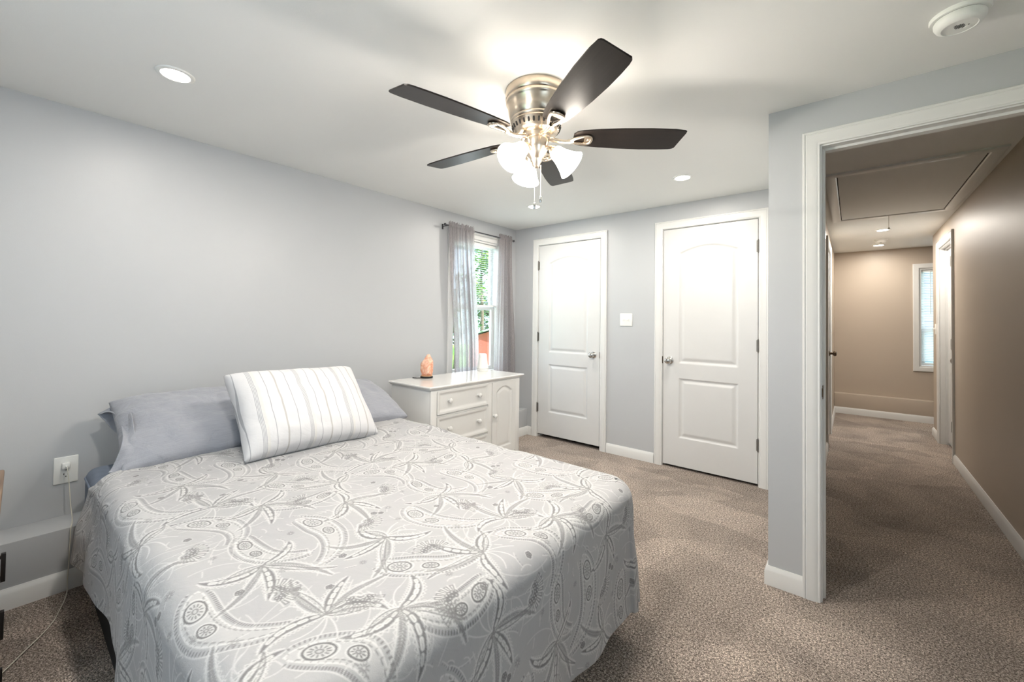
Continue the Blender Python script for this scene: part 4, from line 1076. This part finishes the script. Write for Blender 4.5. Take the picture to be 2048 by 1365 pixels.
obj('knob', B().lathe([(.0001, 0), (.006, -.002), (.008, -.010), (.008, -.016), (.004, -.021), (.0001, -.022)], 14, Matrix.Translation((-.01, .77, -.122))), M['cord'], cd)

# ---------------------------------------------------------------- outside the windows
struct('ground', B().box(-40, -.13, -20, 30, -.75, -.65), M['grass'], 'sunlit green lawn outside the bedroom window', 'lawn')
struct('ground', B().box(-.13, 30, 7.8, 30, -.75, -.65), M['grass'], 'lawn outside the hallway window', 'lawn')
def tree(label, loc, h, trunk_r, crown, nleaf, m, seed, lean=0, forks=3, low=.35, leaf_s=.10):
    rs = random.Random(seed); t = thing('tree', label, 'tree', loc)
    b = B(); top = Vector((lean, 0, h))
    b.tube(catmull([(0, 0, 0), (lean*.2+.04, .03, h*.3), (lean*.55-.05, -.02, h*.6), (lean, 0, h)], 5), [trunk_r*(1-.75*k/15) for k in range(16)], 10)
    tips = []
    for k in range(forks*4):
        z = h*rs.uniform(low, .95); a = rs.uniform(0, 6.28); L = crown*rs.uniform(.5, 1.0)
        p0 = Vector((lean*z/h, 0, z)); p1 = p0+Vector((math.cos(a)*L*.5, math.sin(a)*L*.5, L*.35)); p2 = p0+Vector((math.cos(a)*L, math.sin(a)*L, L*.55))
        b.tube([p0, p1, p2], [trunk_r*.3, trunk_r*.2, trunk_r*.07], 6); tips += [p1, p2, p0.lerp(p2, .75)]
    obj('trunk', b, M['bark'], t)
    V = []; F = []
    for k in range(nleaf):
        c = rs.choice(tips)+Vector((rs.gauss(0, 1), rs.gauss(0, 1), rs.gauss(0, .8)))*crown*.22
        s_ = leaf_s*rs.uniform(.6, 1.3); q = Matrix.Rotation(rs.uniform(0, 6.28), 3, 'Z') @ Matrix.Rotation(rs.uniform(-1.1, 1.1), 3, 'X')
        i = len(V)
        V += [c+q @ Vector(p) for p in ((-s_*.5, 0, 0), (0, -s_*.28, -s_*.05), (s_*.5, 0, 0), (0, s_*.28, -s_*.05))]; F += [(i, i+1, i+2), (i, i+2, i+3)]
    f = obj('foliage', B().poly(V, F), m, t, smooth=False); f['kind'] = 'stuff'
    return t
def P(px, py, x):
    """point where the camera's view of pixel (px,py) meets the plane x"""
    d = fw+rr*((px-1024)/829.568)-uu*((py-626.129)/829.568); k = (x-2.946)/d.x
    return Vector((2.946, 0, 1.2444))+d*k
GZ = -.65
p = P(962, 600, -9.6); tree('slender tree with bright leaves seen between the curtains', (p.x, p.y, GZ), 6.6, .10, .95, 2200, M['leaf'], 2, .12, 4, .40, .16)
for i, (px, x, lab) in enumerate(((945, -15.0, 'leafy tree just left of the slender bright tree'), (980, -12.6, 'leafy tree right of the slender bright tree'), (912, -8.0, 'tree behind the left sheer curtain'), (1020, -10.5, 'tree behind the right sheer curtain'))):
    p = P(px, 640, x); tree(lab, (p.x, p.y, GZ), 3.6, .11, 1.0, 1100, M['leafdark'], 10+i, .1, 4, .25, .16)
# neighbour's house
hp = P(960, 600, -20)
hs_ = thing('house', 'pale blue sided house beyond the trees outside the bedroom window', 'house', (hp.x, hp.y+.5, GZ))
obj('wall', B().box(-3.0, 0, -4.5, 4.0, 0, 7.5), M['siding'], hs_, smooth=False)
b = B(); b.prism([(-3.3, 0), (.3, 0), (-1.5, 1.5)], -4.8, 4.3, 0, Matrix.Translation((0, 0, 7.5)) @ Matrix.Rotation(PI/2, 4, 'X') @ Matrix.Scale(-1, 4, (0, 0, 1)))
obj('roof', b, M['roof'], hs_, smooth=False)
for y in (-2.6, 2.4): obj('corner_board', B().box(-.02, .03, y-.06, y+.06, 0, 7.5), M['trim'], hs_)
# red shed
sp = P(978, 742, -7.2)
sh = thing('shed', 'small red garden shed with a grey roof outside the window', 'shed', (sp.x, sp.y+.55, GZ))
obj('wall', B().prism([(-.75, 0), (.75, 0), (.75, 1.12), (.48, 1.36), (0, 1.50), (-.48, 1.36), (-.75, 1.12)], -.01, 1.6, 0, Matrix.Rotation(PI/2, 4, 'X') @ Matrix.Translation((0, 0, -.2))), M['shed'], sh, smooth=False)
b = B()
for s_ in (-1, 1):
    b.prism([(s_*.80, 1.10), (s_*.50, 1.40), (0, 1.55), (0, 1.60), (s_*.53, 1.45), (s_*.85, 1.12)], -.12, 1.75, 0, Matrix.Rotation(PI/2, 4, 'X') @ Matrix.Translation((0, 0, -.2)))
obj('roof', b, M['roof'], sh, smooth=False)
sh.rotation_euler = (0, 0, math.radians(28))
# neighbour seen through the hallway blind
h2 = thing('house', 'grey blue house front outside the hallway window', 'house', (4.2, 12.0, GZ))
obj('wall', B().box(-.9, 1.2, 0, 3, 0, 5.0), M['siding2'], h2, smooth=False)
obj('roof', B().box(-1.1, 1.4, -.2, 3.2, 5.0, 5.2), M['roof'], h2, smooth=False)
